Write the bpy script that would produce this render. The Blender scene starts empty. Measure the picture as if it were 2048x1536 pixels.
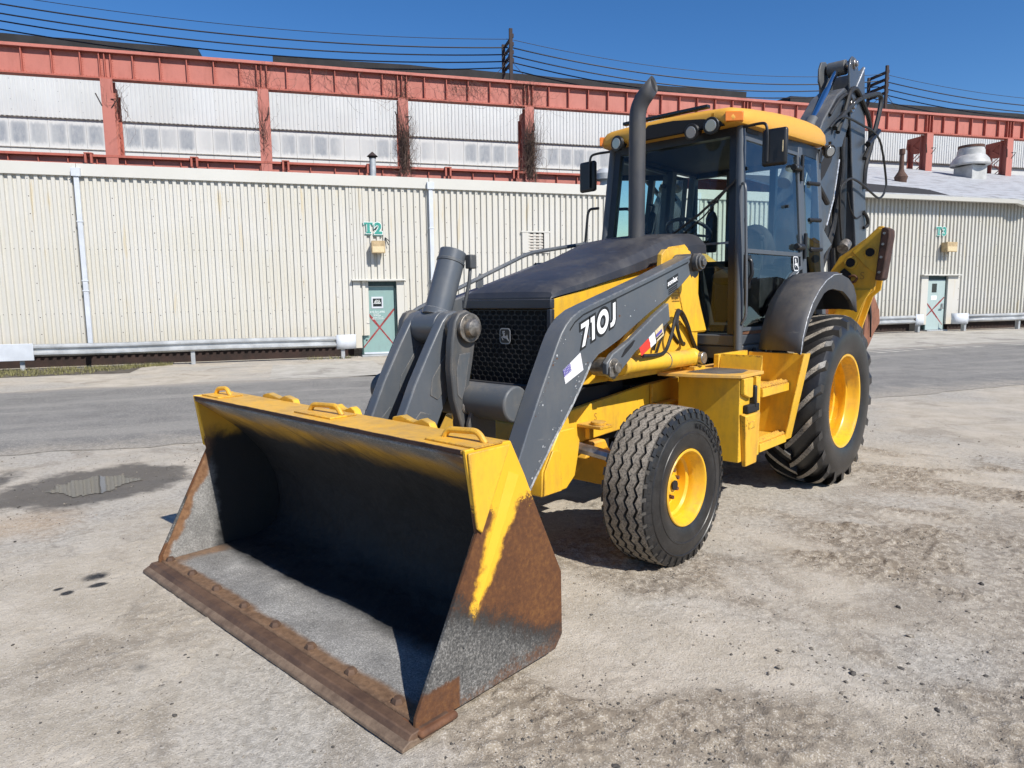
import bpy, bmesh, math, random
import numpy as np
from mathutils import Vector, Matrix
from mathutils import noise as mnoise
sc = bpy.context.scene
COL = sc.collection
R = math.radians

# ------------------------------------------------------------------ camera
def cam_setup():
    yaw, pitch, roll = R(-43.014), R(7.017), R(0.741)
    f = Vector((math.sin(yaw)*math.cos(pitch), math.cos(yaw)*math.cos(pitch), -math.sin(pitch)))
    r = Vector((math.cos(yaw), -math.sin(yaw), 0)); d = f.cross(r)
    r2 = math.cos(roll)*r + math.sin(roll)*d; d2 = -math.sin(roll)*r + math.cos(roll)*d
    cd = bpy.data.cameras.new('camera'); co = bpy.data.objects.new('camera', cd); COL.objects.link(co)
    cd.sensor_fit = 'HORIZONTAL'; cd.sensor_width = 36.0; cd.lens = 36.0*1378.8/2048
    cd.clip_start = 0.05; cd.clip_end = 2000
    m = Matrix.Identity(4)
    for i, c in enumerate((r2, -d2, -f)):
        for j in range(3): m[j][i] = c[j]
    m[0][3], m[1][3], m[2][3] = 3.018, -6.002, 1.572
    co.matrix_world = m; sc.camera = co
cam_setup()

# ------------------------------------------------------------------ world, sun, exposure
SUN = Vector((1.06, -0.13, 1.0)).normalized()
SUN_EL = math.asin(SUN.z); SUN_AZ = math.atan2(SUN.x, SUN.y)      # azimuth from +Y towards +X
w = bpy.data.worlds.new('World'); sc.world = w; w.use_nodes = True
nt = w.node_tree; nt.nodes.clear()
sky = nt.nodes.new('ShaderNodeTexSky'); sky.sky_type = 'NISHITA'; sky.sun_disc = False
sky.sun_elevation = SUN_EL; sky.sun_rotation = SUN_AZ
sky.altitude = 900; sky.air_density = 1.0; sky.dust_density = 0.15; sky.ozone_density = 4.0
bg = nt.nodes.new('ShaderNodeBackground'); bg.inputs[1].default_value = 0.11
wo = nt.nodes.new('ShaderNodeOutputWorld')
hs = nt.nodes.new('ShaderNodeHueSaturation'); hs.inputs['Saturation'].default_value = 1.25; hs.inputs['Hue'].default_value = 0.505
nt.links.new(sky.outputs[0], hs.inputs['Color']); nt.links.new(hs.outputs[0], bg.inputs[0]); nt.links.new(bg.outputs[0], wo.inputs[0])
sl = bpy.data.lights.new('sun', 'SUN'); sl.energy = 5.0; sl.angle = R(0.53); sl.color = (1.0, 0.95, 0.87)
so = bpy.data.objects.new('sun', sl); COL.objects.link(so)
so.rotation_euler = (-SUN).to_track_quat('-Z', 'Y').to_euler(); so.location = (20, 0, 20)
sc.view_settings.view_transform = 'Standard'; sc.view_settings.look = 'None'
sc.view_settings.exposure = 0.25; sc.view_settings.gamma = 1.0; sc.view_settings.use_curve_mapping = False
sc.cycles.use_adaptive_sampling = True; sc.cycles.adaptive_threshold = 0.02
sc.cycles.max_bounces = 6; sc.cycles.diffuse_bounces = 3; sc.cycles.glossy_bounces = 3; sc.cycles.transparent_max_bounces = 24

# ------------------------------------------------------------------ frames: wall line of the sheds, factory behind
AZ = R(29.1); WD = Vector((math.sin(AZ), math.cos(AZ), 0)); WN = Vector((math.cos(AZ), -math.sin(AZ), 0)); W0 = Vector((-13.2, 5.87, 0))
AZ2 = R(31.1); D2 = Vector((math.sin(AZ2), math.cos(AZ2), 0)); N2 = Vector((math.cos(AZ2), -math.sin(AZ2), 0)); O2 = W0 - 9*WN
def wp(u, z, n=0.0): return W0 + WD*u + WN*n + Vector((0, 0, z))
def fp(u, z, n=0.0): return O2 + D2*u + N2*n + Vector((0, 0, z))
def clamp(a, lo=0.0, hi=1.0): return max(lo, min(hi, a))
def gz(u, v): return 0.17*clamp((u-2)/17)*clamp((12-v)/8)

# ------------------------------------------------------------------ mesh builder
class MB:
    def __init__(s): s.v = []; s.f = []; s.m = []
    def add(s, vs, fs, m=0):
        k = len(s.v); s.v += [tuple(p) for p in vs]; s.f += [tuple(i+k for i in f) for f in fs]; s.m += [m]*len(fs); return s
    def box(s, lo, hi, m=0):
        (a, b, c), (d, e, f) = lo, hi
        return s.add([(a,b,c),(d,b,c),(d,e,c),(a,e,c),(a,b,f),(d,b,f),(d,e,f),(a,e,f)],
                     [(0,3,2,1),(4,5,6,7),(0,1,5,4),(1,2,6,5),(2,3,7,6),(3,0,4,7)], m)
    def obox(s, o, ex, ey, ez, a, b, m=0):      # oriented box: o + ex*[a0,b0] + ...
        o = Vector(o); P = lambda x, y, z: o+ex*x+ey*y+ez*z
        vs = [P(a[0],a[1],a[2]),P(b[0],a[1],a[2]),P(b[0],b[1],a[2]),P(a[0],b[1],a[2]),P(a[0],a[1],b[2]),P(b[0],a[1],b[2]),P(b[0],b[1],b[2]),P(a[0],b[1],b[2])]
        return s.add(vs, [(0,3,2,1),(4,5,6,7),(0,1,5,4),(1,2,6,5),(2,3,7,6),(3,0,4,7)], m)
    def prism(s, pts0, pts1, m=0, caps=True):   # two matching outlines
        n = len(pts0); fs = [(i,(i+1)%n,n+(i+1)%n,n+i) for i in range(n)]
        if caps: fs += [tuple(range(n-1,-1,-1)), tuple(range(n,2*n))]
        return s.add(list(pts0)+list(pts1), fs, m)
    def px(s, poly, x0, x1, m=0): return s.prism([(x0,y,z) for y,z in poly], [(x1,y,z) for y,z in poly], m)
    def py(s, poly, y0, y1, m=0): return s.prism([(x,y0,z) for x,z in poly], [(x,y1,z) for x,z in poly], m)
    def pz(s, poly, z0, z1, m=0): return s.prism([(x,y,z0) for x,y in poly], [(x,y,z1) for x,y in poly], m)
    def cyl(s, p0, p1, r0, r1=None, n=20, m=0, cap=True):
        r1 = r0 if r1 is None else r1; p0 = Vector(p0); p1 = Vector(p1); d = (p1-p0).normalized()
        a = d.orthogonal().normalized(); b = d.cross(a)
        A = [p0+(a*math.cos(2*math.pi*i/n)+b*math.sin(2*math.pi*i/n))*r0 for i in range(n)]
        B = [p1+(a*math.cos(2*math.pi*i/n)+b*math.sin(2*math.pi*i/n))*r1 for i in range(n)]
        return s.prism(A, B, m, cap)
    def tube(s, path, r, n=8, m=0, closed=False, cap=True):
        P = [Vector(p) for p in path]; N = len(P); rings = []; up = None
        for i in range(N):
            t = (P[(i+1)%N]-P[i-1]) if closed else (P[min(i+1,N-1)]-P[max(i-1,0)])
            t = t.normalized() if t.length > 1e-9 else Vector((0,0,1))
            if up is None: up = t.orthogonal().normalized()
            up = up - t*up.dot(t)
            up = up.normalized() if up.length > 1e-6 else t.orthogonal().normalized()
            q = t.cross(up); rr = r(i/(N-1)) if callable(r) else r
            rings.append([P[i]+(up*math.cos(2*math.pi*k/n)+q*math.sin(2*math.pi*k/n))*rr for k in range(n)])
        vs = [p for g in rings for p in g]; fs = []
        for i in range(N if closed else N-1):
            j = (i+1) % N
            for k in range(n): fs.append((i*n+k, i*n+(k+1)%n, j*n+(k+1)%n, j*n+k))
        if cap and not closed: fs += [tuple(range(n-1,-1,-1)), tuple(range((N-1)*n, N*n))]
        return s.add(vs, fs, m)
    def lathe(s, prof, c, n=48, m=0, axis='x', closed=False, ph=0.0):   # prof: (radius, axial)
        c = Vector(c); N = len(prof); vs = []
        for i in range(n):
            a = 2*math.pi*i/n+ph; ca, sa = math.cos(a), math.sin(a)
            for r, h in prof:
                vs.append(c+(Vector((h, r*ca, r*sa)) if axis == 'x' else Vector((r*ca, r*sa, h)) if axis == 'z' else Vector((r*ca, h, r*sa))))
        fs = []
        for i in range(n):
            j = (i+1) % n
            for k in range(N if closed else N-1): fs.append((i*N+k, i*N+(k+1)%N, j*N+(k+1)%N, j*N+k))
        return s.add(vs, fs, m)
    def loft(s, secs, m=0, closed=False, cap=False):   # list of equal-length point rows
        n = len(secs[0]); vs = [p for g in secs for p in g]; fs = []
        for i in range(len(secs)-1):
            for k in range(n if closed else n-1): fs.append((i*n+k, i*n+(k+1)%n, (i+1)*n+(k+1)%n, (i+1)*n+k))
        if cap: fs += [tuple(range(n-1,-1,-1)), tuple(range((len(secs)-1)*n, len(secs)*n))]
        return s.add(vs, fs, m)
    def sphere(s, c, r, n=10, k=6, m=0, sq=(1,1,1)):
        c = Vector(c); rows = []
        for i in range(k+1):
            t = math.pi*i/k
            rows.append([c+Vector((r*sq[0]*math.sin(t)*math.cos(2*math.pi*j/n), r*sq[1]*math.sin(t)*math.sin(2*math.pi*j/n), r*sq[2]*math.cos(t))) for j in range(n)])
        return s.loft(rows, m, closed=True)
    def mesh(s, name, smooth=35):
        me = bpy.data.meshes.new(name); me.from_pydata(s.v, [], s.f); me.update()
        for p, i in zip(me.polygons, s.m): p.material_index = i
        bm = bmesh.new(); bm.from_mesh(me); bmesh.ops.recalc_face_normals(bm, faces=bm.faces); bm.to_mesh(me); bm.free()
        if smooth:
            me.shade_smooth(); me.set_sharp_from_angle(angle=R(smooth))
        return me
    def obj(s, name, mat, parent=None, bevel=0, seg=2, smooth=35, solid=0, sub=0):
        me = s.mesh(name, smooth)
        for mm in (mat if isinstance(mat, (list, tuple)) else [mat]): me.materials.append(mm)
        return link(name, me, parent, bevel, seg, solid, sub)
def link(name, me, parent=None, bevel=0, seg=2, solid=0, sub=0, loc=None):
    o = bpy.data.objects.new(name, me); COL.objects.link(o)
    if parent is not None: o.parent = parent
    if loc is not None: o.location = loc
    if solid:
        md = o.modifiers.new('solid', 'SOLIDIFY'); md.thickness = solid; md.offset = -1
    if sub:
        md = o.modifiers.new('sub', 'SUBSURF'); md.levels = sub; md.render_levels = sub
    if bevel:
        md = o.modifiers.new('bevel', 'BEVEL'); md.width = bevel; md.segments = seg; md.limit_method = 'ANGLE'; md.angle_limit = R(40)
    return o
def empty(name, label=None, cat=None, group=None, loc=(0,0,0)):
    o = bpy.data.objects.new(name, None); COL.objects.link(o); o.location = loc
    tag(o, label, cat, group); return o
def tag(o, label=None, cat=None, group=None, kind=None):
    if label: o['label'] = label
    if cat: o['category'] = cat
    if group: o['group'] = group
    if kind: o['kind'] = kind
    return o
def fillet(pts, r, seg=6):
    P = [Vector(p) for p in pts]; out = [P[0]]
    for i in range(1, len(P)-1):
        a = P[i-1]-P[i]; b = P[i+1]-P[i]; d = min(r, a.length*0.49, b.length*0.49)
        p0 = P[i]+a.normalized()*d; p1 = P[i]+b.normalized()*d
        for k in range(seg+1):
            t = k/seg; out.append(p0*(1-t)**2+P[i]*2*t*(1-t)+p1*t*t)
    out.append(P[-1]); return out
def spline(pts, k=8):
    P = [Vector(p) for p in pts]; out = []
    for i in range(len(P)-1):
        p0 = P[max(i-1,0)]; p1 = P[i]; p2 = P[i+1]; p3 = P[min(i+2,len(P)-1)]
        for j in range(k):
            t = j/k
            out.append(0.5*((2*p1)+(-p0+p2)*t+(2*p0-5*p1+4*p2-p3)*t*t+(-p0+3*p1-3*p2+p3)*t**3))
    out.append(P[-1]); return out
def text_obj(name, s, mat, o, ex, ey, size, parent, offset=0.0, extrude=0.001, align='LEFT', squash=1.0, spacing=1.0, shear=0.0):
    cu = bpy.data.curves.new(name, 'FONT'); cu.body = s; cu.size = size; cu.offset = offset; cu.extrude = extrude
    cu.align_x = align; cu.space_character = spacing; cu.shear = shear; cu.resolution_u = 3
    t = bpy.data.objects.new(name+'_curve', cu); COL.objects.link(t)
    dg = bpy.context.evaluated_depsgraph_get(); me = bpy.data.meshes.new_from_object(t.evaluated_get(dg))
    bpy.data.objects.remove(t); bpy.data.curves.remove(cu)
    ex = Vector(ex).normalized(); ey = Vector(ey).normalized(); ez = ex.cross(ey)
    m = Matrix.Identity(4)
    for i, c in enumerate((ex*squash, ey, ez)):
        for j in range(3): m[j][i] = c[j]
    for j in range(3): m[j][3] = o[j]
    me.transform(m); me.name = name; me.materials.clear(); me.materials.append(mat)
    return link(name, me, parent)
# ------------------------------------------------------------------ materials
def nodes(name):
    m = bpy.data.materials.new(name); m.use_nodes = True; t = m.node_tree; t.nodes.clear()
    out = t.nodes.new('ShaderNodeOutputMaterial'); b = t.nodes.new('ShaderNodeBsdfPrincipled'); t.links.new(b.outputs[0], out.inputs[0])
    return m, t, b, out
def N(t, kind, **kw):
    n = t.nodes.new('ShaderNode'+kind)
    for k, v in kw.items():
        if k.startswith('i_'): n.inputs[int(k[2:])].default_value = v
        else: setattr(n, k, v)
    return n
def L(t, a, b): t.links.new(a, b)
def pos(t): return N(t, 'NewGeometry').outputs['Position']
def scaled(t, vec, s):
    m = N(t, 'VectorMath', operation='MULTIPLY'); L(t, vec, m.inputs[0]); m.inputs[1].default_value = s; return m.outputs[0]
def noise(t, vec, scale, detail=4, rough=0.55, dist=0.0):
    n = N(t, 'TexNoise'); n.inputs['Scale'].default_value = scale; n.inputs['Detail'].default_value = detail
    n.inputs['Roughness'].default_value = rough; n.inputs['Distortion'].default_value = dist
    if vec is not None: L(t, vec, n.inputs['Vector'])
    return n.outputs[0]
def ramp(t, fac, stops, interp='LINEAR'):
    n = N(t, 'ValToRGB'); n.color_ramp.interpolation = interp; e = n.color_ramp.elements
    while len(e) < len(stops): e.new(0.5)
    for el, (p, c) in zip(e, stops):
        el.position = p; el.color = c if len(c) == 4 else (*c, 1)
    L(t, fac, n.inputs[0]); return n.outputs[0]
def step(t, fac, a, b):
    n = N(t, 'MapRange'); n.inputs[1].default_value = a; n.inputs[2].default_value = b; n.interpolation_type = 'SMOOTHSTEP'
    L(t, fac, n.inputs[0]); return n.outputs[0]
def mix(t, fac, a, b, mode='MIX'):
    n = N(t, 'Mix', data_type='RGBA', blend_type=mode)
    for s, v in ((n.inputs[0], fac), (n.inputs[6], a), (n.inputs[7], b)):
        if isinstance(v, (int, float)): s.default_value = v
        elif isinstance(v, tuple): s.default_value = v if len(v) == 4 else (*v, 1)
        else: L(t, v, s)
    return n.outputs[2]
def mth(t, op, a, b=None, c=None):
    n = N(t, 'Math', operation=op)
    for i, v in enumerate((a, b, c)):
        if v is None: continue
        if isinstance(v, (int, float)): n.inputs[i].default_value = v
        else: L(t, v, n.inputs[i])
    return n.outputs[0]
def sep(t, vec):
    n = N(t, 'SeparateXYZ'); L(t, vec, n.inputs[0]); return n.outputs
def comb(t, x, y, z):
    n = N(t, 'CombineXYZ')
    for i, v in enumerate((x, y, z)):
        if isinstance(v, (int, float)): n.inputs[i].default_value = v
        else: L(t, v, n.inputs[i])
    return n.outputs[0]
def dotv(t, vec, d, off=None):
    s = N(t, 'VectorMath', operation='SUBTRACT'); L(t, vec, s.inputs[0]); s.inputs[1].default_value = off or (0,0,0)
    n = N(t, 'VectorMath', operation='DOT_PRODUCT'); L(t, s.outputs[0], n.inputs[0]); n.inputs[1].default_value = tuple(d); return n.outputs['Value']
def bump(t, b, h, strength, dist=0.01):
    n = N(t, 'Bump'); n.inputs['Strength'].default_value = strength; n.inputs['Distance'].default_value = dist
    L(t, h, n.inputs['Height']); L(t, n.outputs[0], b.inputs['Normal']); return n
def setc(t, s, v):
    if isinstance(v, tuple): s.default_value = v if len(v) == 4 else (*v, 1)
    elif isinstance(v, (int, float)): s.default_value = v
    else: L(t, v, s)
def plain(name, c, rough=0.5, metal=0.0, spec=0.5, var=0.0, vs=6.0, coat=0.0):
    m, t, b, o = nodes(name); b.inputs['Roughness'].default_value = rough; b.inputs['Metallic'].default_value = metal
    b.inputs['Specular IOR Level'].default_value = spec; b.inputs['Coat Weight'].default_value = coat
    if var:
        n = noise(t, pos(t), vs, 5, 0.6)
        setc(t, b.inputs[0], mix(t, step(t, n, 0.3, 0.7), tuple(x*(1-var) for x in c), tuple(min(1, x*(1+var)) for x in c)))
        setc(t, b.inputs['Roughness'], mth(t, 'MULTIPLY_ADD', n, 0.3, rough-0.15))
    else: setc(t, b.inputs[0], c)
    return m
def paint(name, c, dirt=(0.16,0.11,0.06), da=0.35, rust=0.0, rough=0.4, ds=2.5, rs=5.0, coat=0.0, edge=None, dust=0.0):
    m, t, b, o = nodes(name); p = pos(t)
    n1 = noise(t, p, ds, 4, 0.65); n2 = noise(t, p, ds*14, 3, 0.7); n3 = noise(t, scaled(t, p, (1,1,0.25)), ds*5, 3, 0.6)
    f = mth(t, 'MULTIPLY', step(t, mth(t, 'ADD', mth(t, 'MULTIPLY', n1, 0.6), mth(t, 'MULTIPLY', n3, 0.4)), 0.42, 0.75), da)
    col = mix(t, f, c, dirt)
    col = mix(t, mth(t, 'MULTIPLY', step(t, n2, 0.45, 0.75), 0.12), col, tuple(x*0.55 for x in c))
    rg = mth(t, 'MULTIPLY_ADD', f, 0.4, rough)
    if rust:
        rn = mth(t, 'ADD', mth(t, 'MULTIPLY', noise(t, p, rs, 8, 0.75), 0.7), mth(t, 'MULTIPLY', n2, 0.3))
        rf = step(t, rn, 0.70-0.25*rust, 0.76-0.25*rust)
        rc = ramp(t, noise(t, p, 45, 5, 0.7), [(0.3, (0.055,0.018,0.007)), (0.7, (0.20,0.075,0.02))])
        col = mix(t, rf, col, rc); rg = mth(t, 'MAXIMUM', rg, mth(t, 'MULTIPLY', rf, 0.85))
    g = N(t, 'NewGeometry')
    if dust:
        fd = mth(t, 'MULTIPLY', mth(t, 'MULTIPLY', step(t, sep(t, g.outputs['Normal'])[2], 0.35, 0.95), step(t, mth(t, 'ADD', mth(t, 'MULTIPLY', n1, 0.6), mth(t, 'MULTIPLY', n2, 0.4)), 0.35, 0.65)), dust)
        col = mix(t, fd, col, (0.34,0.285,0.21)); rg = mth(t, 'MAXIMUM', rg, mth(t, 'MULTIPLY', fd, 0.9))
    sc_n = noise(t, scaled(t, p, (2.2,2.2,14.0)), 3.2, 3, 0.7)                      # scuffs and thin scratches
    col = mix(t, mth(t, 'MULTIPLY', step(t, sc_n, 0.66, 0.72), 0.30), col, tuple(min(0.8, x*1.25+0.05) for x in dirt))
    if edge is not None:
        bv = N(t, 'Bevel', samples=3); bv.inputs['Radius'].default_value = 0.012
        dp = N(t, 'VectorMath', operation='DOT_PRODUCT'); L(t, bv.outputs[0], dp.inputs[0]); L(t, g.outputs['Normal'], dp.inputs[1])
        ef = mth(t, 'MULTIPLY', step(t, mth(t, 'SUBTRACT', 1.0, dp.outputs['Value']), 0.02, 0.10), step(t, mth(t, 'ADD', mth(t, 'MULTIPLY', n1, 0.5), mth(t, 'MULTIPLY', n2, 0.5)), 0.44, 0.56))
        col = mix(t, mth(t, 'MULTIPLY', ef, 0.85), col, edge)
    setc(t, b.inputs[0], col); setc(t, b.inputs['Roughness'], rg); b.inputs['Coat Weight'].default_value = coat
    bump(t, b, n2, 0.08, 0.004)
    return m

YEL = (0.79, 0.455, 0.032); GRY = (0.082, 0.094, 0.110)
mat = {}
mat['yellow'] = paint('yellow_paint', YEL, (0.30,0.17,0.05), 0.55, 0.14, 0.36, 3.6, 7.0, edge=(0.22,0.10,0.03), dust=0.35)
mat['yellow_worn'] = paint('yellow_worn_paint', (0.78,0.42,0.03), (0.28,0.15,0.05), 0.55, 0.42, 0.5, 3.0, 7.0, edge=(0.10,0.045,0.02), dust=0.3)
mat['yellow_deck'] = paint('yellow_deck_dirty', (0.66,0.37,0.06), (0.30,0.24,0.17), 0.85, 0.30, 0.65, 3.5)
mat['gray'] = paint('charcoal_paint', GRY, (0.15,0.145,0.135), 0.45, 0.05, 0.38, 3.0, 9.0, coat=0.1, edge=(0.24,0.245,0.25), dust=0.25)
mat['boomgray'] = paint('boom_charcoal_paint', (0.056,0.065,0.078), (0.11,0.105,0.098), 0.5, 0.06, 0.38, 3.0, 9.0, coat=0.1, edge=(0.20,0.205,0.21), dust=0.2)
mat['gray_worn'] = paint('charcoal_worn_paint', (0.075,0.085,0.095), (0.16,0.14,0.115), 0.55, 0.14, 0.5, 4.0, 6.0, edge=(0.20,0.18,0.16), dust=0.3)
mat['cast'] = paint('cast_gray', (0.062,0.066,0.070), (0.15,0.125,0.095), 0.7, 0.12, 0.5, 5.0, 8.0, edge=(0.22,0.19,0.16), dust=0.3)
mat['hood'] = paint('hood_plastic', (0.030,0.032,0.040), (0.060,0.061,0.066), 0.6, 0.0, 0.42, 3.0, dust=0.10)
mat['fender'] = paint('fender_plastic', (0.044,0.046,0.053), (0.095,0.090,0.082), 0.7, 0.0, 0.52, 3.4, dust=0.2)
mat['black'] = plain('black_plastic', (0.012,0.012,0.013), 0.42, var=0.3)
mat['dark'] = plain('dark_matte', (0.010,0.010,0.011), 0.8)
mat['cabframe'] = paint('cab_frame_gray', (0.075,0.085,0.098), (0.12,0.115,0.105), 0.25, 0.0, 0.42)
mat['cabdark'] = plain('cab_frame_black', (0.016,0.018,0.022), 0.4, var=0.25)
mat['interior'] = plain('cab_interior', (0.022,0.023,0.026), 0.7, var=0.3, vs=9)
mat['hose'] = plain('hose_rubber', (0.016,0.015,0.014), 0.5, var=0.4, vs=20)
mat['chrome'] = plain('chrome', (0.75,0.78,0.80), 0.12, 1.0)
mat['steel'] = plain('bare_steel', (0.42,0.40,0.38), 0.35, 0.9, var=0.25, vs=25)
mat['pin'] = plain('pin_steel', (0.22,0.20,0.175), 0.45, 0.7, var=0.4, vs=30)
mat['worn'] = plain('worn_edge_steel', (0.50,0.51,0.52), 0.4, 0.5, var=0.4, vs=40)
mat['amber'] = plain('amber_lens', (0.75,0.21,0.012), 0.15, coat=0.6)
mat['lens'] = plain('lamp_lens', (0.33,0.34,0.34), 0.12, 0.3, coat=0.5)
mat['white'] = plain('white_decal', (0.78,0.78,0.78), 0.4, var=0.04)
mat['blackdecal'] = plain('black_decal', (0.012,0.012,0.013), 0.4)
mat['red'] = plain('red_decal', (0.66,0.045,0.03), 0.35)
mat['pink'] = plain('faded_red_stripe', (0.72,0.55,0.58), 0.5)
mat['blue'] = plain('flag_blue', (0.10,0.08,0.32), 0.5)
mat['grease'] = plain('grease_black', (0.016,0.014,0.012), 0.35, var=0.4, vs=40)
mat['tan'] = plain('sticker_tan', (0.62,0.50,0.30), 0.5, var=0.2, vs=60)
mat['brown_ink'] = plain('faded_brown_ink', (0.42,0.20,0.03), 0.6)
mat['emblem'] = plain('emblem_grey', (0.30,0.31,0.32), 0.4)

def rust_metal(name, c1, c2, rough=0.8, sc_=9.0, b_=0.25):
    m, t, b, o = nodes(name); p = pos(t); n = noise(t, p, sc_, 8, 0.7); n2 = noise(t, p, 70, 4, 0.7)
    setc(t, b.inputs[0], mix(t, mth(t, 'MULTIPLY', step(t, n2, 0.5, 0.75), 0.35), mix(t, step(t, n, 0.3, 0.7), c1, c2), (0.05,0.025,0.015)))
    b.inputs['Roughness'].default_value = rough; bump(t, b, mth(t, 'ADD', n, n2), b_, 0.006); return m
mat['rust'] = rust_metal('rust_brown', (0.075,0.030,0.014), (0.17,0.075,0.035))
mat['edge'] = rust_metal('cutting_edge_rust', (0.065,0.036,0.024), (0.145,0.085,0.052), 0.75, 6.0)
mat['edge_light'] = rust_metal('cutting_edge_lip', (0.11,0.072,0.048), (0.22,0.155,0.105), 0.7, 14.0)
mat['padrust'] = rust_metal('pad_rust', (0.030,0.014,0.010), (0.075,0.035,0.025), 0.8, 12.0)
mat['hoebucket'] = rust_metal('hoe_bucket_primer_rust', (0.15,0.060,0.032), (0.30,0.125,0.07), 0.75, 4.0)
mat['rustpipe'] = rust_metal('rust_pipe', (0.06,0.03,0.022), (0.12,0.065,0.045), 0.85, 8.0)

def bucket_side():
    m, t, b, o = nodes('bucket_side_wear'); p = pos(t); s = sep(t, p)
    n = noise(t, p, 5, 6, 0.7); nf = noise(t, p, 45, 5, 0.75); nsc = noise(t, scaled(t, p, (1,6,1.2)), 18, 4, 0.6)
    zz = mth(t, 'ADD', mth(t, 'ADD', s[2], mth(t, 'MULTIPLY', mth(t, 'SUBTRACT', n, 0.5), 0.30)), mth(t, 'MULTIPLY', mth(t, 'SUBTRACT', noise(t, p, 120, 3, 0.8), 0.5), 0.16))
    yy = mth(t, 'ADD', s[1], mth(t, 'MULTIPLY', mth(t, 'SUBTRACT', n, 0.5), 0.16))
    yel = mix(t, mth(t, 'MULTIPLY', step(t, nf, 0.55, 0.8), 0.25), (0.80,0.43,0.022), (0.45,0.20,0.03))
    rust = ramp(t, mth(t, 'ADD', mth(t, 'MULTIPLY', nf, 0.6), mth(t, 'MULTIPLY', n, 0.4)), [(0.32,(0.055,0.020,0.008)),(0.52,(0.115,0.043,0.013)),(0.72,(0.215,0.092,0.022))])
    gray = ramp(t, mth(t, 'ADD', mth(t, 'MULTIPLY', noise(t, p, 110, 3, 0.8), 0.62), mth(t, 'ADD', mth(t, 'MULTIPLY', nsc, 0.14), mth(t, 'MULTIPLY', n, 0.24))), [(0.38,(0.028,0.028,0.028)),(0.52,(0.115,0.110,0.102)),(0.66,(0.36,0.345,0.32))])
    black = (0.018,0.017,0.016)
    # yellow survives high up and along the ridge; rust below it, scuffed dark grey at the heel
    c = mix(t, step(t, zz, 0.755, 0.79), rust, yel)
    d = mth(t, 'ABSOLUTE', mth(t, 'SUBTRACT', yy, mth(t, 'MULTIPLY_ADD', s[2], 0.47, -4.455)))
    ridge = mth(t, 'MULTIPLY', mth(t, 'SUBTRACT', 1.0, step(t, mth(t, 'SUBTRACT', d, mth(t, 'MULTIPLY', mth(t, 'MAXIMUM', mth(t, 'SUBTRACT', s[2], 0.3), 0.0), 0.10)), 0.002, 0.034)), step(t, zz, 0.30, 0.42))
    c = mix(t, ridge, c, yel)
    zs = mth(t, 'ADD', zz, mth(t, 'MULTIPLY_ADD', s[1], 0.55, 2.33))
    scuff = mth(t, 'SUBTRACT', 1.0, step(t, mth(t, 'ADD', zs, mth(t, 'MULTIPLY', nsc, 0.12)), 0.37, 0.44))
    c = mix(t, scuff, c, gray)
    bl = mth(t, 'MULTIPLY', step(t, zs, 0.24, 0.34), mth(t, 'SUBTRACT', 1.0, step(t, zs, 0.35, 0.42)))
    c = mix(t, mth(t, 'MULTIPLY', bl, 0.75), c, black)
    low = mth(t, 'MULTIPLY', mth(t, 'SUBTRACT', 1.0, step(t, zz, 0.07, 0.11)), step(t, nf, 0.3, 0.6))
    cor = mth(t, 'MULTIPLY', mth(t, 'SUBTRACT', 1.0, step(t, s[1], -4.365, -4.352)), mth(t, 'SUBTRACT', 1.0, step(t, mth(t, 'ADD', s[2], mth(t, 'MULTIPLY', mth(t, 'SUBTRACT', nf, 0.5), 0.05)), 0.155, 0.175)))
    low = mth(t, 'MAXIMUM', low, mth(t, 'MULTIPLY', cor, 1.35))
    c = mix(t, mth(t, 'MULTIPLY', low, 0.7), c, rust)
    setc(t, b.inputs[0], c); setc(t, b.inputs['Roughness'], mth(t, 'SUBTRACT', 0.8, mth(t, 'MULTIPLY', step(t, zz, 0.7, 0.85), 0.38)))
    bump(t, b, mth(t, 'ADD', nf, n), 0.15, 0.005); return m
mat['bucketside'] = bucket_side()
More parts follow.
